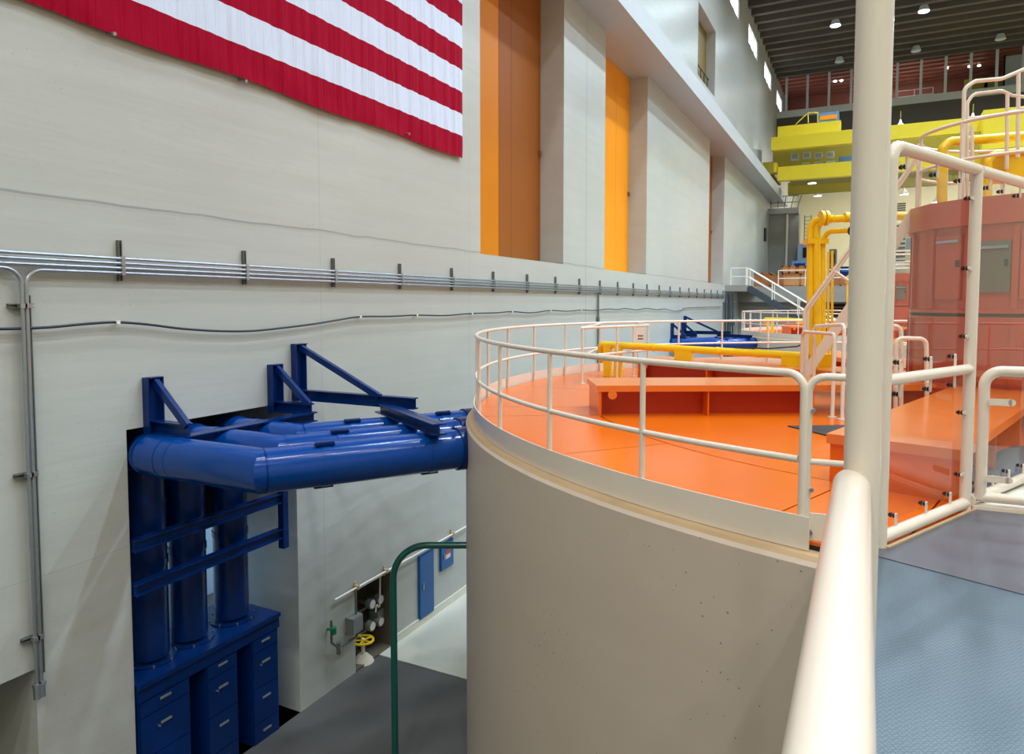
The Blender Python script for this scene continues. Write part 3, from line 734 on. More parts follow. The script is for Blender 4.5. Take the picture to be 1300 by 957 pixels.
for (ac, w, z0, z1, mm) in ((R(256.5) , .40, 1.5, 2.1, 'panel_grey'), (R(233.5), .34, 1.42, 2.2, 'drum_paint'), (R(279), .4, 1.42, 2.2, 'drum_paint')):
    a = of + round((ac - of) / (2 * PI / SG) - .5) * 2 * PI / SG + PI / SG
    u = Vector((math.cos(a), math.sin(a), 0)); v = Vector((-u.y, u.x, 0)); rr = 1.24 * math.cos(PI / SG)
    d = MB().obox(Vector((C.x, C.y, z0)) + u * rr - v * w / 2, u * .025, v * w, (0, 0, z1 - z0)).build('access_door', mm, dm)
    MB().obox(Vector((C.x, C.y, z1 - .09)) + u * (rr + .025) - v * w * .45, u * .03, v * w * .9, (0, 0, .03)).build('door_bar', 'galvanised', d)
    MB().obox(Vector((C.x, C.y, (z0 + z1) / 2)) + u * (rr + .025) + v * w * .36, u * .03, v * .03, (0, 0, .08)).build('handle', 'cable_black', d)
# guard on drum
gd = root('drum_guardrail', (C.x, C.y, 2.62), 'cream pipe guardrail around the top of the orange drum', 'railing'); U(gd, 'far')
def dpol(r, a, z): return Vector((C.x + r * math.cos(a), C.y + r * math.sin(a), z))
MB().tube([dpol(1.2, R(192 + 336 * i / 48), 3.55) for i in range(49)], .022, 10).build('top_rail', 'cream_steel', gd, sharp=60)
MB().tube([dpol(1.2, R(192 + 336 * i / 48), 3.1) for i in range(49)], .02, 10).build('mid_rail', 'cream_steel', gd, sharp=60)
for k in range(10):
    a = R(192 + 336 * k / 9); MB().tube([dpol(1.2, a, 2.62), dpol(1.2, a, 3.55)], .021, 10).build('post', 'cream_steel', gd)
# upper hoop rails
hp = root('upper_platform_railing', dpol(.9, R(232), 2.62), 'tall curved cream handrails rising above the orange drum', 'railing')
D_ = 8.75
def path(pts, d=D_, rad=.12): return fillet([atd(x, y_, d) for x, y_ in pts], rad, 5)
MB().tube(path([(1222, 262), (1224, 112), (1238, 103), (1272, 100), (1300, 88), (1345, 80)]), .024, 10).build('top_rail', 'cream_steel', hp)
MB().tube(path([(1228, 262), (1228, 130), (1236, 119), (1272, 115), (1284, 121), (1345, 128)]), .02, 10).build('mid_rail', 'cream_steel', hp)
MB().tube(path([(1229, 150), (1265, 147), (1300, 137), (1345, 120)]), .019, 10).build('low_rail', 'cream_steel', hp)
MB().tube(path([(1234, 262), (1234, 168), (1234, 160)]), .022, 10).build('post', 'cream_steel', hp)
MB().tube(path([(1292, 200), (1293, 93)]), .024, 10).build('post', 'cream_steel', hp)
MB().tube(path([(1278, 215), (1279, 118)]), .022, 10).build('post', 'cream_steel', hp)
# yellow ring gear on top
yr_ = root('yellow_top_piping', atd(1260, 250, 9.1), 'yellow piping and hub on top of the orange drum', 'pipe')
MB().tube(fillet([atd(x, y_, 9.1) for x, y_ in ((1196, 262), (1196, 190), (1206, 180), (1300, 173), (1345, 170))], .1, 5), .06, 14).build('loop_pipe', 'yellow_pipe', yr_)
MB().tube(fillet([atd(x, y_, 8.9) for x, y_ in ((1254, 250), (1254, 205), (1262, 196), (1300, 192), (1345, 190))], .1, 5), .05, 14).build('inner_pipe', 'yellow_pipe', yr_)
a_, b_ = atd(1277, 225, 8.9), atd(1345, 188, 8.9)
MB().obox(a_, RT * (b_ - a_).dot(RT), FH * .5, (0, 0, b_.z - a_.z)).build('hub_box', 'yellow_pipe', yr_)
# ------------------------------------------------------------------ steep stair
stt = root('steep_stair', (-.97, 11.3, 0), 'steep cream stair climbing from the deck to the orange drum', 'stairs'); U(stt, 'far')
b0, b1 = Vector((-.97, 11.0, 0)), Vector((.56, 11.0, 2.62)); sv = (b1 - b0); sn = sv.normalized()
for yy in (11.0, 11.6):
    MB().bar(Vector((b0.x, yy, .0)) + sn * .02, Vector((b1.x, yy, b1.z)), .14, .02, up=(0, 1, 0)).build('stringer', 'cream_steel', stt)
for i in range(1, 11):
    q = b0 + sv * i / 11.; MB().box((q.x - .08, 11.01, q.z - .015), (q.x + .09, 11.59, q.z + .015)).build('tread', 'cream_steel', stt)
for k, yy in enumerate((10.98, 11.62)):
    o_ = .0 if k == 0 else .02
    pth = [(-.80, yy, .12), (-.80, yy, 1.26), (-.17, yy, 2.24), (.42, yy, 3.12), (.62, yy, 3.5)]
    MB().tube(fillet(pth, .12, 5), .024, 12).build('handrail', 'cream_steel', stt)
    MB().tube([(-.42, yy, 1.83), (-.0, yy, 1.5)], .02, 10).build('handrail_brace', 'cream_steel', stt)
# hoops beside the stair
def hoop(pts, deps, label, r=.024):
    P = fillet([atd(x, y_, d) for (x, y_), d in zip(pts, deps)], .08, 5)
    t = root('grab_hoop', (P[-1].x, P[-1].y, 0), label, 'handrail', 'grab hoops on the deck')
    MB().tube(P, r, 12).build('hoop_pipe', 'cream_steel', t)
    f = MB()
    for p in (P[0], P[-1]):
        if p.z < .1: f.cyl((p.x, p.y, 0), (p.x, p.y, .015), .055, 12)
    f.build('foot_plate', 'cream_steel', t) if f.v else None
q1 = onZ(1056, 530, 0); q2 = onZ(1069, 533, 0)
d1, d2 = (q1 - EYE).dot(FH), (q2 - EYE).dot(FH)
hoop([(1017, 500), (1019, 421), (1060, 424), (1056.5, 530)], [9.5, 9.5, d1 + .2, d1], 'cream hoop handrail at the foot of the steep stair')
hoop([(1033, 480), (1034, 414), (1072, 412), (1069, 533)], [9.3, 9.3, d2 + .2, d2], 'second cream hoop handrail just right of the first')
z7 = (onZ(1137, 541, 0) - EYE).dot(FH)
hoop([(1137, 541), (1137, 429), (1176, 430), (1177, 541)], [z7] * 4, 'cream hoop handrail seen through the clear panel')
z8 = (onZ(1120, 537, 0) - EYE).dot(FH)
hoop([(1118, 537), (1118, 413), (1144, 414), (1144, 537)], [z8] * 4, 'taller cream hoop handrail just right of the big post')

# ------------------------------------------------------------------ yellow piping
yp = root('yellow_pipe_run', onZ(780, 478, 0), 'long yellow pipe laid across the deck to the risers', 'pipe'); U(yp, 'far')
q0 = onZ(778, 478, 0); dq = (q0 - EYE).dot(FH)
A_ = atd(762, 437, dq + .25); B_ = atd(1022, 452, 11.0)
MB().tube(fillet([(A_.x - .02, A_.y + .15, .25), (A_.x, A_.y, A_.z), B_], .1, 6), .062, 16).build('main_pipe', 'yellow_pipe', yp)
dirp = (B_ - A_).normalized()
for fq in (.06, .12):
    p = A_ + (B_ - A_) * fq; MB().box((p.x - .12, p.y - .06, 0), (p.x + .02, p.y + .06, p.z)).build('pipe_leg', 'yellow_pipe', yp)
for x in (893, 1010):
    p = A_ + (B_ - A_) * ((x - 762) / (1022 - 762)) ** 1.15
    m = MB().obox(p - dirp * .16 - Vector((0, .08, p.z - .375)), dirp * .32, (0, .16, 0), (0, 0, p.z - .40)); m.build('saddle', 'yellow_pipe', yp)
for fq in (.3, .62, .8):
    p = A_ + (B_ - A_) * fq; MB().cyl(p - dirp * .03, p + dirp * .03, .07, 16).build('coupling', 'yellow_pipe', yp)
tag(MB().tube(fillet([A_ + (B_ - A_) * .7 + Vector((0, -.02, .08)), A_ + (B_ - A_) * .85 + Vector((0, -.03, .09)), B_ + Vector((-.05, -.05, .16)), B_ + Vector((0, -.1, .5))], .1), .012, 6).build('cable', 'cable_black'), 'thin black cable tied along the yellow pipe', 'cable')
yr2 = root('yellow_riser_pipes', atd(1038, 470, 11), 'bundle of tall yellow riser pipes turning towards the drum', 'pipe'); U(yr2, 'far')
dp = 11.0
def yp_(pts, ds, r, nm='riser_pipe', rad=.16): MB().tube(fillet([atd(x, y_, d) for (x, y_), d in zip(pts, ds)], rad, 6), r, 16).build(nm, 'yellow_pipe', yr2)
yp_([(1028.5, 466), (1028.5, 279), (1060, 277)], [dp, dp, 10.7], .052)
yp_([(1037, 466), (1037, 279), (1100, 276), (1170, 274)], [dp - .05, dp - .05, 10.4, 9.95], .055)
yp_([(1045, 466), (1045, 294), (1090, 292), (1160, 291)], [dp, dp, 10.5, 10.0], .04)
yp_([(1051.5, 466), (1051.5, 320)], [dp + .1] * 2, .018); yp_([(1056.5, 466), (1056.5, 318)], [dp + .1] * 2, .018)
p = atd(1026, 306, dp - .1); MB().obox(p - Vector((0, 0, .04)), RT * .32, FH * .2, (0, 0, .08)).build('clamp_plate', 'yellow_pipe', yr2)
p = atd(1043, 277, 10.8); MB().cyl(p - RT * .02, p + RT * .02, .115, 18).cyl(p + RT * .05, p + RT * .09, .115, 18).build('flange', 'yellow_pipe', yr2)
p = atd(1072, 276, 10.6); MB().cyl(p, p + RT * .22, .075, 18).build('sleeve', 'yellow_pipe', yr2)
p = atd(1081, 293, 10.5); MB().cyl(p - RT * .03, p + RT * .03, .06, 16).build('dark_coupling', 'black_rubber', yr2)
p = atd(1024, 470, dp); p.z = .376; MB().obox(p - FH * .12, RT * .36, FH * .3, (0, 0, .2)).build('base_block', 'yellow_pipe', yr2)

# ------------------------------------------------------------------ cage + sign
ca = onZ(739, 487, 0); ca = ca; cbp = atd(823, 411, 13.4); cbp.z = 0; aa = Vector((*pol(RR, angs[10]), 0)); bb = Vector((*pol(RR, angs[11]), 0))
cg = root('cage_railing', (ca + cbp) / 2, 'small square cream pipe cage inside the ring railing', 'railing')
for nm, z in (('top_rail', .95), ('mid_rail', .47)):
    up_ = Vector((0, 0, z)); MB().tube([aa + up_, ca + up_, cbp + up_, bb + up_], .0235, 10).build(nm, 'cream_steel', cg)
for p in (ca, cbp, ca.lerp(cbp, .5), ca.lerp(cbp, .76)): MB().tube([p, p + Vector((0, 0, .95))], .021, 10).cyl(p, p + Vector((0, 0, .012)), .05, 12).build('post', 'cream_steel', cg)
mdp = ca.lerp(cbp, .76); dv = (cbp - ca).normalized(); nv = Vector((dv.y, -dv.x, 0))
if nv.dot(EYE - mdp) < 0: nv = -nv
sc_ = mdp + dv * .12 + nv * .05
sg = root('hanging_sign', sc_ + Vector((0, 0, .6)), 'small white sign hanging on the cage railing', 'sign')
MB().obox(sc_ - RT * .08 + Vector((0, 0, .6)), RT * .17, -FH * .006, (0, 0, .31)).build('sign_board', 'sign_white', sg)
for zz_ in (.69, .745):
    ink = MB()
    for i in range(4): ink.obox(sc_ - RT * (.035 - i * .026) - FH * .0075 + Vector((0, 0, zz_)), RT * .022, FH * .001, (0, 0, .03))
    ink.build('lettering', 'sign_ink', sg)

# ------------------------------------------------------------------ gate between ring and panel
P0 = Vector((*pol(RR, AG + .016), 0)); P1 = ld(2.072, 3.88); 
sx = atd(1025.5, 560, 4.02); P0 = Vector((sx.x, sx.y, 0))
gt = root('swing_gate', (P0 + P1) / 2, 'narrow cream pipe gate left of the big post', 'gate')
z_ = Vector((0, 0, 1)); gdv = (P1 - P0).normalized(); G1 = P1 - gdv * .06
MB().tube(fillet([P0 + z_ * .02, P0 + z_ * .955, G1 + z_ * .955, G1 + z_ * .02], .09, 7), .022, 12).build('gate_frame', 'cream_steel', gt)
MB().tube([P0 + z_ * .46, G1 + z_ * .46], .018, 10).build('mid_rail', 'cream_steel', gt)
MB().bar(P0 + z_ * .08, G1 + z_ * .08, .01, .16).build('kick_plate', 'cream_steel', gt)
bl = MB(); ns = Vector((gdv.y, -gdv.x, 0))
for zz_ in (.76, .3, .05): bl.cyl(P0 + gdv * .025 + ns * .0 + z_ * zz_, P0 + gdv * .025 + ns * .035 + z_ * zz_, .012, 10)
bl.build('bolt', 'galvanised', gt)

# ------------------------------------------------------------------ clear panels
def lug(parent, p, up_, nrm, ln=.07):
    """cream tab with dark rubber stand-off holding the acrylic"""
    sd = up_.cross(nrm).normalized(); m = MB().obox(p - sd * .011 - nrm * .004, sd * .022, nrm * .008, up_ * ln)
    m.cyl(p + up_ * ln - nrm * .004, p + up_ * ln + nrm * .004, .011, 12); l_ = m.build('clip_tab', 'cream_steel', parent)
    MB().cyl(p + up_ * ln * .9 + nrm * .004, p + up_ * ln * .9 + nrm * .016, .014, 12).cyl(p + up_ * ln * .9 + nrm * .028, p + up_ * ln * .9 + nrm * .045, .016, 12, .006).build('rubber_washer', 'black_rubber', l_)
Q0 = ld(2.072, 3.88); Q1 = ld(3.005, 4.585); e1v = (Q1 - Q0).normalized(); nn1 = Vector((-e1v.y, e1v.x, 0)); ZT, ZM, ZB = 2.235, .945, .055
pn = root('clear_panel_screen', (Q0 + Q1) / 2, 'tall cream framed clear acrylic screen beside the big post', 'screen', 'clear acrylic screens')
PR = .036
MB().tube(fillet([Q0, Q0 + z_ * ZT, Q1 + z_ * ZT], .09, 7), PR, 16).build('left_post_and_top_rail', 'cream_steel', pn)
MB().tube([Q1, Q1 + z_ * ZT], PR, 16).build('post', 'cream_steel', pn)
MB().tube([Q0 + z_ * ZM, Q1 + z_ * ZM], PR * .92, 16).build('mid_rail', 'cream_steel', pn)
MB().tube([Q0 + z_ * ZB, Q1 + z_ * ZB], PR, 16).build('bottom_rail', 'cream_steel', pn)
of_ = nn1 * .024
for (za, zb_) in ((ZB + .06, ZM - .06), (ZM + .06, ZT - .06)):
    MB().obox(Q0 + e1v * .045 + of_ + z_ * za, e1v * ((Q1 - Q0).length - .09), nn1 * .008, z_ * (zb_ - za)).build('acrylic_pane', 'acrylic', pn)
Lq = (Q1 - Q0).length
for fq in (.16, .5, .8):
    b_ = Q0 + e1v * Lq * fq
    lug(pn, b_ + z_ * (ZB + PR * .8), z_, nn1); lug(pn, b_ + z_ * (ZM + PR * .8), z_, nn1); lug(pn, b_ + z_ * (ZM - PR * .8), -z_, nn1); lug(pn, b_ + z_ * (ZT - PR * .8), -z_, nn1)
for zz_ in (.25, .66, 1.16, 1.6, 2.05): lug(pn, Q1 - e1v * PR * .8 + z_ * zz_, -e1v, nn1, .045)
# second screen
Q2 = Q1 + e1v * 1.25; Q1b = Q1 + e1v * .075
pn2 = root('clear_panel_screen', (Q1b + Q2) / 2, 'next clear acrylic screen behind the low gate at the right edge', 'screen', 'clear acrylic screens')
MB().tube([Q1 + e1v * .03 + z_ * ZT, Q2 + z_ * ZT], PR, 16).build('top_rail', 'cream_steel', pn2)
MB().tube([Q1b + z_ * ZB, Q2 + z_ * ZB], PR, 16).build('bottom_rail', 'cream_steel', pn2)
MB().tube([Q2, Q2 + z_ * (ZT - PR)], PR, 16).build('post', 'cream_steel', pn2)
MB().obox(Q1b + of_ + z_ * (ZB + .06), e1v * ((Q2 - Q1b).length - .05), nn1 * .008, z_ * (ZT - ZB - .12)).build('acrylic_pane', 'acrylic', pn2)
for fq in (.12, .34, .6, .85):
    b_ = Q1b + (Q2 - Q1b) * fq; lug(pn2, b_ + z_ * (ZB + PR * .8), z_, nn1); lug(pn2, b_ + z_ * (ZT - PR * .8), -z_, nn1)
# low gate
H0 = atd(1247, 560, 4.62); H0.z = 0; H1 = H0 + (RT * .95 - FH * .42).normalized() * .85
gd2 = (H1 - H0).normalized(); gn = Vector((-gd2.y, gd2.x, 0))
lg = root('low_gate', (H0 + H1) / 2, 'low cream gate with clear infill at the right edge', 'gate')
fp = fillet([H0 + z_ * .07, H0 + z_ * .93, H1 + z_ * .93, H1 + z_ * .07], .1, 7)
MB().tube(fp, .034, 16).build('gate_frame', 'cream_steel', lg)
MB().tube([H0 + z_ * .085, H1 + z_ * .085], .034, 16).build('bottom_rail', 'cream_steel', lg)
for zz_ in (.22, .73):
    MB().obox(H0 + gd2 * .02 - gn * .045 + z_ * (zz_ - .022), gd2 * .125, -gn * .008, z_ * .044).cyl(H0 + gd2 * .145 - gn * .045 + z_ * zz_, H0 + gd2 * .145 - gn * .053 + z_ * zz_, .022, 14).build('hinge_strap', 'cream_steel', lg)
MB().obox(H0 + gd2 * .05 + gn * .02 + z_ * .15, gd2 * .75, gn * .008, z_ * .73).build('acrylic_pane', 'acrylic', lg)
MB().obox(H0 - gd2 * .05 - gn * .05 + z_ * .0, gd2 * .9, gn * .09, z_ * .03).build('sill_plate', 'cream_steel', lg)
# ------------------------------------------------------------------ walkway
def arcpt(x, r=7.13): return C1.y - math.sqrt(r * r - (x - C1.x) ** 2)
edge_ = [(x, arcpt(x) - .01) for x in [-.14 + .35 * i for i in range(18)]]
wk = root('walkway', (1.5, 1.5, -.25), 'blue grey steel tread walkway under the camera', 'walkway')
MB().prism([(-.14, -6)] + [(6.2, -6)] + list(reversed([e for e in edge_ if e[0] < 6.2])), -.25, -.004).build('tread_plate', 'tread_plate', wk)
bl0 = onZ(1121, 703, 0); bl1 = onZ(1300, 750, 0); bd = (bl1 - bl0).normalized()
c0 = Q0 - nn1 * .05; c1_ = Q1 - nn1 * .05
poly = [(-.1, bl0.y), (-.1, c0.y - .06), (c0.x - .05, c0.y), (c0.x, c0.y), (c1_.x, c1_.y), (H0.x, H0.y), (H1.x, H1.y), (H1.x + 2.5, H1.y - .6), (bl0.x + bd.x * 4.5, bl0.y + bd.y * 4.5)]
MB().prism(poly, -.002, .008).build('smooth_plate', 'deck_plate', wk)
MB().prism([(-.1, .5), (6.2, .5), (6.2, bl1.y + bd.y / bd.x * (6.2 - bl1.x) - .01), (bl0.x - .0, bl0.y - .01), (-.1, bl0.y - .01)], -.003, .004).build('landing_plate', 'tread_plate', wk)
gp = [(H0.x + gd2.x * .04, H0.y + .04), (Q1.x + e1v.x * .1, Q1.y + e1v.y * .1), (Q2.x + e1v.x * 1.5, Q2.y + e1v.y * 1.5), (H1.x + 2.0, H1.y + .6), (H1.x, H1.y)]
MB().prism(gp, -.002, .01).build('pale_landing', 'floor_light', wk)
ga_ = Q1 + e1v * .2 + nn1 * .03; gb_ = Q2 + e1v * 1.5 + nn1 * .03
MB().prism([(ga_.x, ga_.y), (gb_.x, gb_.y), ((gb_ + nn1 * .55).x, (gb_ + nn1 * .55).y), ((ga_ + nn1 * .45 + e1v * .1).x, (ga_ + nn1 * .45 + e1v * .1).y)], -.002, .009).build('grey_strip', 'grating', wk)
ct = MB().obox(c0 - nn1 * .0, e1v * Lq, nn1 * .02, z_ * .018).build('curb_strip', 'rim_concrete', wk)
# near rail
nr = root('pipe_guardrail', (-.02, 1.6, 0), 'thick cream pipe handrail running towards the tall near post', 'railing')
pz = .97; rp = .0375
post = Vector((0.0, 1.735, 0))
MB().tube([(-.02, -3.0, pz), (-.02, post.y - .015, pz)], .0385, 32).build('handrail', 'cream_steel', nr)
MB().tube([post, post + z_ * 3.4], .0375, 32).build('tall_post', 'cream_steel', nr)
MB().tube([(-.02, -3.0, .5), (-.02, post.y, .5)], .03, 20).build('mid_rail', 'cream_steel', nr)
MB().tube([(-.02, -3.0, 0), (-.02, -3.0, pz + .03)], .037, 20).build('end_post', 'cream_steel', nr)
MB().cyl(post, post + z_ * .015, .09, 20).build('base_plate', 'cream_steel', nr)

# ------------------------------------------------------------------ green rail
g0 = ld(-.46, 8.55, onZ(600, 692, 0).z); zg = atd(570, 692, 8.5).z
ga = atd(602, 692, 8.5); gb = atd(499, 692, 8.5)
gr = root('green_handrail', (gb.x, gb.y, FZ), 'green pipe handrail bending down beside the concrete housing', 'handrail')
MB().tube(fillet([(ga.x, ga.y, ga.z), (gb.x, gb.y, gb.z), (gb.x, gb.y, FZ)], .42, 12), .042, 18).build('rail_pipe', 'green_paint', gr)

# ------------------------------------------------------------------ far platform, stair
fpz = 2.38; YP = 46.0
o = MB().box((WX, YP, 1.42), (XR, YF, fpz)).build('floor_platform', 'grey_concrete'); struct(o, 'raised concrete platform across the far bay')
o = MB().box((WX, YP + .5, FZ), (XR, YP + .9, 1.42)).build('wall_platform', 'grey_concrete'); struct(o, 'grey wall under the raised far platform')
o = MB().box((WX, 41.6, fpz - .35), (-6.1, YP, fpz)).build('floor_landing', 'grey_concrete'); struct(o, 'small concrete stair landing by the left wall')
def railing(pts, label, posts=9, z=.97, grp=None, r=.028):
    t = root('white_railing', pts[0], label, 'railing', grp)
    for nm, h_ in (('top_rail', z), ('mid_rail', z * .5)):
        MB().tube([Vector(p) + z_ * h_ for p in pts], r, 8).build(nm, 'white_steel', t)
    P = [Vector(p) for p in pts]
    for i in range(len(P) - 1):
        n = max(1, round((P[i + 1] - P[i]).length / 1.6))
        for k in range(n + (1 if i == len(P) - 2 else 0)):
            q = P[i].lerp(P[i + 1], k / n); MB().tube([q, q + z_ * z], r, 8).build('post', 'white_steel', t)
    return t
railing([(WX + .3, 41.7, fpz), (-6.15, 41.7, fpz)], 'short white railing on the landing by the left wall')
railing([(-4.9, YP + .1, fpz), (12, YP + .1, fpz)], 'long white railing along the raised far platform edge')
s0, s1 = Vector((-6.1, 41.7, fpz)), Vector((-6.1 + 5.4, 41.7, fpz - 3.4))
for yy, nm in ((41.75, 'near'), (42.85, 'far')):
    railing([(s0.x, yy, s0.z), (s1.x, yy, s1.z)], nm + ' white handrail sloping down the far grey stair', grp='stair handrails')
fs_ = root('far_stair', s0, 'grey steel stair descending from the far landing', 'stairs')
for yy in (41.8, 42.8): MB().bar((s0.x, yy, s0.z - .15), (s1.x, yy, s1.z - .15), .06, .32).build('stringer', 'grating', fs_)
for i in range(18):
    q = s0.lerp(s1, (i + .5) / 18); MB().box((q.x - .14, 41.83, q.z - .1), (q.x + .14, 42.77, q.z - .06)).build('tread', 'grating', fs_)
# cluttered pipes at recess
t = root('pipe_cluster', (-7.0, 41.3, FZ), 'dark vertical pipes at the far end of the left wall', 'pipe')
for i in range(4): MB().tube([(WX + .12 + i * .13, 41.25 + .1 * (i % 2), FZ), (WX + .12 + i * .13, 41.25 + .1 * (i % 2), 1.9)], .045, 8).build('vertical_pipe', 'grating', t)
MB().cyl((WX + .5, 41.2, .2), (WX + .5, 41.1, .2), .16, 12).build('valve_wheel', 'grating', t)
# louvre on platform wall
a_, b_ = onY(1053, 402, YP + .5), onY(1090, 386, YP + .5)
lv = root('dark_opening', (a_.x, YP + .48, a_.z), 'dark shelf opening in the grey wall under the platform', 'opening')
MB().box((a_.x, YP + .44, a_.z), (b_.x, YP + .49, b_.z)).build('recess_panel', 'dark_void', lv)
MB().box((a_.x, YP + .4, a_.z + .3), (b_.x, YP + .44, a_.z + .36)).box((a_.x, YP + .4, a_.z + .55), (b_.x, YP + .44, a_.z + .6)).build('shelf', 'batten_wood', lv)

p = onX(970.5, 298, WX)
tag(MB().box((WX, p.y - .35, p.z - .5), (WX + .12, p.y + .35, p.z + .5)).build('wall_box', 'black_rubber'), 'small black box mounted high on the far left wall', 'box')
# crates on platform
def crate(x0, x1, yt, yb2, Y, label, m='plywood'):
    a = onY(x0, yb2, Y); b = onY(x1, yt, Y); z0 = fpz if yb2 > 355 else max(fpz, a.z)
    t = root('wooden_crate', ((a.x + b.x) / 2, Y + .5, z0), label, 'crate', 'wooden crates on the far platform')
    MB().box((a.x, Y, z0), (b.x, Y + 1.2, b.z)).build('crate_body', m, t)
    bt = MB(); n = max(2, int((b.x - a.x) / .9))
    for i in range(n + 1):
        xx = a.x + (b.x - a.x - .1) * i / n; bt.box((xx, Y - .03, z0), (xx + .1, Y, b.z))
    bt.box((a.x, Y - .03, b.z - .1), (b.x, Y, b.z)).box((a.x, Y - .03, z0), (b.x, Y, z0 + .1)); bt.build('batten', 'batten_wood', t)
crate(957, 978, 346, 362, 47.2, 'small wooden crate at the left of the far platform', 'batten_wood')
crate(978, 995, 347, 362, 47.2, 'brown wooden crate beside the smallest one', 'batten_wood')
crate(993, 1040, 347, 362, 47.4, 'long low wooden crate in the middle of the platform')
crate(992, 1012, 337, 347.2, 47.8, 'left plywood box stacked on the long crate')
crate(1012, 1032, 337, 347.2, 47.9, 'right plywood box stacked on the long crate')
crate(1050, 1085, 350, 362, 47.3, 'wooden crate behind the yellow risers', 'batten_wood')
# equipment beyond
def eqbox(x0, x1, yt, yb2, Y, name, m, label, cat, extra=None, depth=1.5):
    a = onY(x0, yb2, Y); b = onY(x1, yt, Y); z0 = fpz
    t = root(name, ((a.x + b.x) / 2, Y + .5, z0), label, cat)
    MB().box((a.x, Y, z0), (b.x, Y + depth, b.z)).build('body', m, t)
    if extra:
        ex0, ex1, eyt, eyb, em, en = extra; p = onY(ex0, eyb, Y - .04); q = onY(ex1, eyt, Y - .04)
        MB().box((p.x, Y - .04, p.z), (q.x, Y, q.z)).build(en, em, t)
    return t, a, b
eqbox(1012, 1030, 309, 345, 60, 'equipment_cabin', 'cabinet_steel', 'pale blue cabin with dark window left of the yellow risers', 'cabin', (1019, 1028, 314, 327, 'dark_void', 'window'))
t, a_, b_ = eqbox(1005, 1025, 331, 345, 57, 'blue_machine', 'pale_blue', 'low blue machine in front of the pale cabin', 'machine', (1008, 1022, 334, 340, 'navy_paint', 'control_panel'))
eqbox(1066, 1084, 338, 350, 49.5, 'blue_drum_box', 'navy_paint', 'dark blue covered box on the platform left of the big post', 'box', (1068, 1082, 341, 345, 'blue_box', 'strap'))
eqbox(1052, 1062, 316, 350, 58, 'grey_machine', 'panel_grey', 'narrow grey machine standing behind the yellow risers', 'machine', (1054, 1060, 322, 334, 'black_rubber', 'panel'))
# far column with platform and ladder
YC = 61.0
a_ = onY(984, 262, YC)
cl = root('hoist_column', (-6.3, YC, fpz), 'grey concrete column with small hoist platform by the left wall', 'column')
MB().box((WX, YC, fpz), (-5.0, YC + 1.2, 8.5)).build('shaft', 'grey_concrete', cl)
MB().box((WX, YC - .6, 8.5), (-5.0, YC + 1.5, 8.95)).build('platform', 'grey_concrete', cl)
pr = MB()
for i in range(5): pr.tube([(WX + .2 + i * .5, YC - .5, 8.95), (WX + .2 + i * .57, YC - .5, 9.9)], .03, 6)
for zz_ in (9.4, 9.9): pr.tube([(WX + .1, YC - .5, zz_), (-5.05, YC - .5, zz_)], .03, 6)
pr.build('platform_railing', 'grating', cl)
MB().tube([(-5.9, YC - .1, fpz), (-5.9, YC - .1, 8.5)], .09, 8).build('down_pipe', 'white_steel', cl)
lad = root('wall_ladder', (-3.9, YC + 1.4, fpz), 'thin dark ladder right of the hoist column', 'ladder')
for xx in (-4.7, -4.2): MB().tube([(xx, YC + 1.4, fpz), (xx, YC + 1.4, 8.5)], .03, 6).build('stile', 'grating', lad)
for i in range(20): MB().tube([(-4.699999999999999, YC + 1.4, fpz + .3 * i + .3), (-4.2, YC + 1.4, fpz + .3 * i + .3)], .02, 6).build('rung', 'grating', lad)
# louvres on the far wall, right of the post
a_, b_ = onY(1133, 268, YF - .1), onY(1150, 256, YF - .1)
lv = MB()
for i in range(4): lv.box((a_.x, YF - .12, a_.z + (b_.z - a_.z) * i / 4), (b_.x, YF - .02, a_.z + (b_.z - a_.z) * (i + .5) / 4))
tag(lv.build('wall_louvre', 'dark_void'), 'dark slatted louvre high on the pale far wall', 'louvre')
t, a_, b_ = eqbox(1147, 1168, 296, 350, 70, 'pale_switchgear', 'far_wall_paint', 'tall pale green switchgear cabinet beyond the clear screen', 'cabinet', (1150, 1164, 302, 316, 'cabinet_steel', 'door'))
a_, b_ = onY(1126, 279, 62), onY(1176, 269, 62)
jb = root('yellow_gantry', (a_.x, 62, fpz), 'low yellow gantry beam standing beyond the clear screen', 'gantry')
MB().box((a_.x - 2.5, 62, a_.z), (b_.x + 6, 62.7, b_.z)).build('beam', 'yellow_crane', jb)
MB().box((a_.x - 2.5, 62, fpz), (a_.x - 2.0, 62.7, a_.z)).box((b_.x + 5.5, 62, fpz), (b_.x + 6, 62.7, a_.z)).build('leg', 'yellow_crane', jb)
t, a_, b_ = eqbox(1133, 1150, 283, 345, 66, 'white_shelving', 'white_steel', 'tall white slatted shelving beyond the clear screen', 'shelving', (1136, 1148, 290, 292, 'dark_void', 'slot'))
sl = MB()
for i in range(9):
    p = onY(1134, 286 + i * 5.5, 65.9); q = onY(1149, 288 + i * 5.5, 65.9); sl.box((p.x, 65.93, q.z), (q.x, 65.99, p.z))
sl.build('slot', 'grating', t)

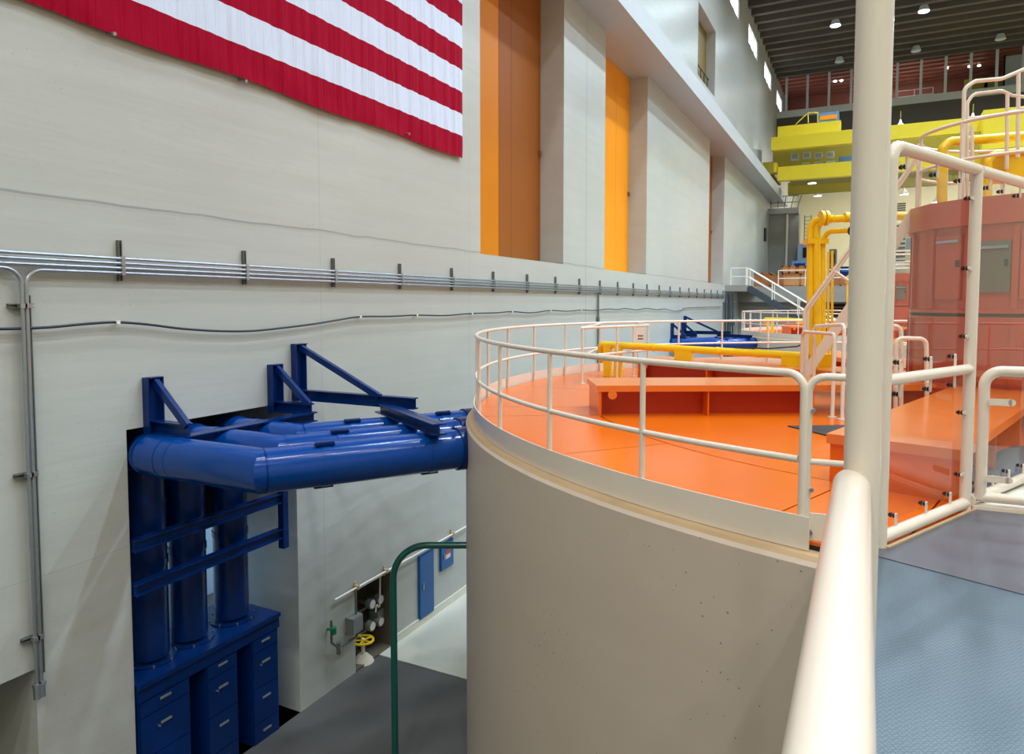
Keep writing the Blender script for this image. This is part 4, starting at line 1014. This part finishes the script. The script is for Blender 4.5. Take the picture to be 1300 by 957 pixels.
# ------------------------------------------------------------------ control room at far end
YG = 65.0; sz0 = onY(1040, 145, YG).z; sz1 = onY(1040, 136.5, YG).z
o = MB().box((WX, YG - .15, sz0), (XR, YG + 7, sz1)).build('floor_control_room', 'aluminium'); struct(o, 'pale sill band and floor of the high control room')
o = MB().box((WX, YG, sz0 - 1.55), (XR, YG + .6, sz0)).build('trim_2', 'ceiling_concrete'); struct(o, 'dark concrete beam under the control room windows')
lc = MB().box((WX, YG + .6, sz0 - .3), (XR, YF, sz0))
y = YG + 1.5
while y < YF: lc.box((WX, y, sz0 - .9), (XR, y + .4, sz0 - .3)); y += 1.6
struct(lc.build('ceiling_lower', 'ceiling_concrete'), 'lower dark ribbed ceiling of the far bay')
cw = MB().box((WX, YG + 7, sz1), (XR, YG + 7.2, CZ)); y = YG + .6
while y < YG + 7: cw.box((WX, y, CZ - .4), (XR, y + .55, CZ)); y += 1.1
struct(cw.build('ceiling_control_room', 'wood_ceiling'), 'reddish timber ceiling and back wall of the control room')
wdx = (onY(1050, 120, YG).x - onY(1025, 120, YG).x); x = onY(1025, 120, YG).x; x = x - math.floor((x - WX) / 1.66) * 1.66
k = 9; i = 0
while x < XR - 1 and i < 15:
    o = MB().box((x, YG + .05, sz1), (x + 1.66, YG + .08, CZ)).build('window_%d' % k, 'window_glass'); struct(o, 'pane of the high control room glazing')
    MB().box((x - .09, YG - .05, sz1), (x + .09, YG + .12, CZ)).build('mullion', 'aluminium', o)
    MB().box((x, YG, CZ - .15), (x + 1.66, YG + .1, CZ)).build('head', 'aluminium', o)
    x += 1.66; k += 1; i += 1
ot = root('office_partition', (onY(1285, 110, YG + 2).x, YG + 2, sz1), 'pale teal framed door inside the control room at right', 'door')
p, q = onY(1275, 118, YG + 2), onY(1300, 70, YG + 2)
MB().box((p.x, YG + 2, sz1), (q.x + 1, YG + 2.1, CZ - .5)).build('door_leaf', 'floor_light', ot)
MB().box((p.x - .12, YG + 1.95, sz1), (p.x, YG + 2.15, CZ - .4)).build('door_frame', 'dark_void', ot)
for i, (x_, w_) in enumerate(((1225, 1), (1250, 1))):
    p = onY(x_, 95, YG + 4); t = MB().box((p.x, YG + 4, sz1), (p.x + 1.6, YG + 4.4, sz1 + 1.9)).build('olive_screen', 'olive_crane'); tag(t, ('left', 'right')[i] + ' olive yellow screen inside the control room', 'screen', 'olive screens')
for i, (x_, w_) in enumerate(((1140, 1040), )):
    p = onY(1138, 115, YG + 1.6); t = railing([(p.x, YG + 1.6, sz1), (p.x + 2.6, YG + 1.6, sz1)], 'thin railing behind the control room glass')
for i, (x_, y_, warm) in enumerate(((1060, 104, 0), (1068, 103, 0), (1087, 100, 0), (1202, 87, 0), (1231, 85, 0), (1243, 84, 1))):
    p = onY(x_, y_, YG + 3); t = root('downlight', p, '%s lit downlight behind the control room glass' % ('leftmost', 'second', 'third', 'fourth', 'fifth', 'warm')[i], 'lamp', 'control room downlights')
    MB().cyl(p, p + z_ * .08, .11, 12).build('lens', 'lamp_warm' if warm else 'lamp_cool', t)
    MB().cyl(p + z_ * .08, (p.x, p.y, CZ - .4), .1, 12).build('stem', 'aluminium', t)
lt = bpy.data.lights.new('control_room_lamp', 'AREA'); lt.energy = 260; lt.size = 1.5; lt.shape = 'DISK'; lt.color = (1, .9, .8)
lo = bpy.data.objects.new('control_room_lamp', lt); lo.location = (1.5, YG + 3.2, CZ - .45); COL.objects.link(lo)

# ------------------------------------------------------------------ overhead crane
YK = 54.0
cr = root('overhead_crane', (-5.9, YK, GZ1), 'yellow overhead travelling crane spanning the far hall', 'crane')
def kb(x0, y0, x1, y1, Y, dep, nm, m, xr=None):
    a = onY(x0, y1, Y); b = onY(x0, y0, Y); xb = onY(x1, y1, Y).x if xr is None else xr
    return MB().box((a.x, Y, a.z), (xb, Y + dep, b.z)).build(nm, m, cr)
kb(987, 161, 1067, 176, YK, 1.0, 'drive_box', 'yellow_crane')
kb(979, 174.4, 0, 191, YK - .5, .6, 'upper_girder', 'yellow_crane', XR - 1)
kb(987, 212, 0, 229.5, YK, .6, 'lower_girder', 'yellow_crane', XR - 1)
kb(981, 190, 0, 212, YK + 3.2, .3, 'rear_web', 'olive_crane', XR - 1)
a_ = onY(1000, 229, YK + .6)
MB().box((-5.2, YK + .6, a_.z - .05), (XR - 1, YK + 3.2, a_.z + .05)).build('walkway_floor', 'olive_crane', cr)
kb(1000, 232, 0, 247, YK + 6, .5, 'second_girder', 'olive_crane', XR - 1)
kb(1247, 140, 1345, 190, YK - 1.5, 2, 'trolley', 'yellow_crane')
kb(979, 207, 986, 219, YK - .2, 1, 'end_carriage', 'yellow_crane')
wl = onY(984, 223, YK); MB().cyl((WX + .35, YK, GZ1 + .3), (WX + .7, YK, GZ1 + .3), .3, 18).build('wheel', 'black_rubber', cr)
MB().box((-6.9, YK - .5, GZ1 + .25), (-6.2, YK + 5, GZ1 + 1.1)).build('end_carriage', 'olive_crane', cr)
ab = onY(1012, 160, YK); 
hr = MB(); p0, p1 = onY(1010, 158, YK), onY(1038, 143, YK)
hr.tube([p0, (onY(1026, 143, YK)), p1, onY(1038, 155, YK)], .035, 6); hr.tube([onY(1026, 143, YK), onY(1026, 156, YK)], .035, 6); hr.build('access_rail', 'yellow_crane', cr)
a_, b_ = onY(1039, 153, YK + .4), onY(1065, 141, YK + .4)
o = MB().box((a_.x, YK + .4, a_.z - .4), (b_.x, YK + 1.4, b_.z)).build('motor_cabinet', 'pale_blue', cr)
MB().box((a_.x + .1, YK + .36, a_.z), (b_.x - .1, YK + .4, a_.z + .3)).build('orange_panel', 'orange_door', o)
for i, (x_, y_, w_, h_) in enumerate(((1004, 194, 10, 9), (1019, 193, 10, 8), (1034, 193, 10, 8), (1049, 192, 10, 8), (1019, 206, 9, 5), (1033, 205, 11, 6), (1049, 204, 11, 6), (1065, 197, 22, 12), (1240, 191, 9, 7), (1255, 190, 9, 7))):
    a_, b_ = onY(x_, y_ + h_, YK + 1.2), onY(x_ + w_, y_, YK + 1.2)
    o = MB().box((a_.x, YK + 1.2, a_.z), (b_.x, YK + 1.8, b_.z)).build('electrical_cabinet', 'aluminium' if i != 7 else 'pale_blue', cr)
    MB().box((a_.x + .06, YK + 1.17, a_.z + .06), (b_.x - .06, YK + 1.2, b_.z - .06)).build('cabinet_door', 'cabinet_steel' if i != 7 else 'pale_blue', o)
a_, b_ = onY(1133, 212, YK + 1.2), onY(1182, 192, YK + 1.2)
MB().box((a_.x, YK + 1.2, a_.z), (b_.x, YK + 1.8, b_.z)).build('long_cabinet', 'pale_blue', cr)
for i, (x_, y_, Y) in enumerate(((1031, 233, YK + 1.5), (1038, 249, YK + 6.3), (1143, 161, YK + 3), (1235, 153, YK + 3), (1190, 257, YK + 1.5), (1148, 247, YK + 6))):
    p = onY(x_, y_, Y); t = root('pendant_lamp', p, 'bell shaped lamp %s' % ('under the front crane girder left', 'under the rear crane girder', 'above the crane right of the big post', 'above the crane at far right', 'bright below the crane behind the drum', 'below the crane just right of the post')[i], 'lamp', 'crane lamps')
    MB().lathe((p.x, p.y), [(.3, p.z), (.27, p.z + .1), (.1, p.z + .3), (.06, p.z + .5), (0, p.z + .5)], 16).build('lamp_shade', 'white_steel', t)
    MB().cyl(p + z_ * .02, p + z_ * .06, .25, 16).build('lens', 'lamp_cool', t)
    MB().cyl(p + z_ * .5, p + z_ * 1.1, .03, 6).build('stem', 'olive_crane', t)

# ------------------------------------------------------------------ high-bay lamps
row = 0
for Y in (-11, -3, 5, 13, 21, 29, 37, 45, 53, 61):
    for j, X in enumerate((-2.35, 2.8, 8, 13.2)):
        p = Vector((X, Y, 20.03))
        if Y >= 40:
            t = root('high_bay_lamp', p, 'round ceiling lamp, %s in the %s row from the control room' % (('leftmost', 'second', 'third', 'fourth')[j], {61: 'first', 53: 'second', 45: 'third'}[Y]), 'lamp', 'ceiling lamps')
            MB().cyl(p, p + z_ * .35, .34, 20, .22).build('lamp_housing', 'aluminium', t)
            MB().cyl(p - z_ * .03, p, .3, 20).build('lens', 'lamp_cool' if Y < 60 else 'aluminium', t)
        if Y > 60: continue
        l = bpy.data.lights.new('hall_lamp', 'AREA'); l.shape = 'DISK'; l.size = .9
        l.energy = {-11: 620, -3: 290, 5: 230, 13: 560, 21: 760}.get(Y, 780 if Y < 40 else 480) * ((.55 if j == 0 else 1.15) if Y > 10 else 1); l.color = (1.0, .985, .975) if Y < 10 else (.72, .88, 1.0); l.spread = R(140) if Y < 40 else R(155)
        lo = bpy.data.objects.new('hall_lamp', l); lo.location = (X, Y, 19.95); COL.objects.link(lo)
for x_ in (2, 9, 15):
    l = bpy.data.lights.new('far_bay_lamp', 'AREA'); l.shape = 'DISK'; l.size = 2; l.energy = 1900; l.color = (1, .96, .85)
    lo = bpy.data.objects.new('far_bay_lamp', l); lo.location = (x_, 76, sz0 - 1.1); COL.objects.link(lo)

# ------------------------------------------------------------------ second unit, one bay further
for o, far in UNIT:
    c = copy_tree(o); c.location = Vector(o.location) + Vector((0, 24, 0))
    L0 = o['label'].split()[:12]
    while L0[-1] in ('the', 'of', 'on', 'a', 'resting', 'steep', 'vertical'): L0.pop()
    c['label'] = ' '.join(L0) + ', distant second unit'
    o['label'] = ' '.join(o['label'].split()[:13]) + ', nearest unit'
    if 'group' in o: c['group'] = o['group'] + ' of the second unit'
tag(root('unused', (0, 0, 0), '', ''), '', '')
bpy.data.objects.remove(bpy.data.objects['unused'])

# ------------------------------------------------------------------ world + view
w = bpy.data.worlds.new('world'); S.world = w; w.use_nodes = True
w.node_tree.nodes['Background'].inputs[0].default_value = (.8, .9, 1, 1); w.node_tree.nodes['Background'].inputs[1].default_value = .6
S.view_settings.view_transform = 'Standard'; S.view_settings.look = 'None'; S.view_settings.gamma = 1; S.view_settings.use_curve_mapping = False
S.view_settings.exposure = 0.0
S.cycles.use_denoising = True
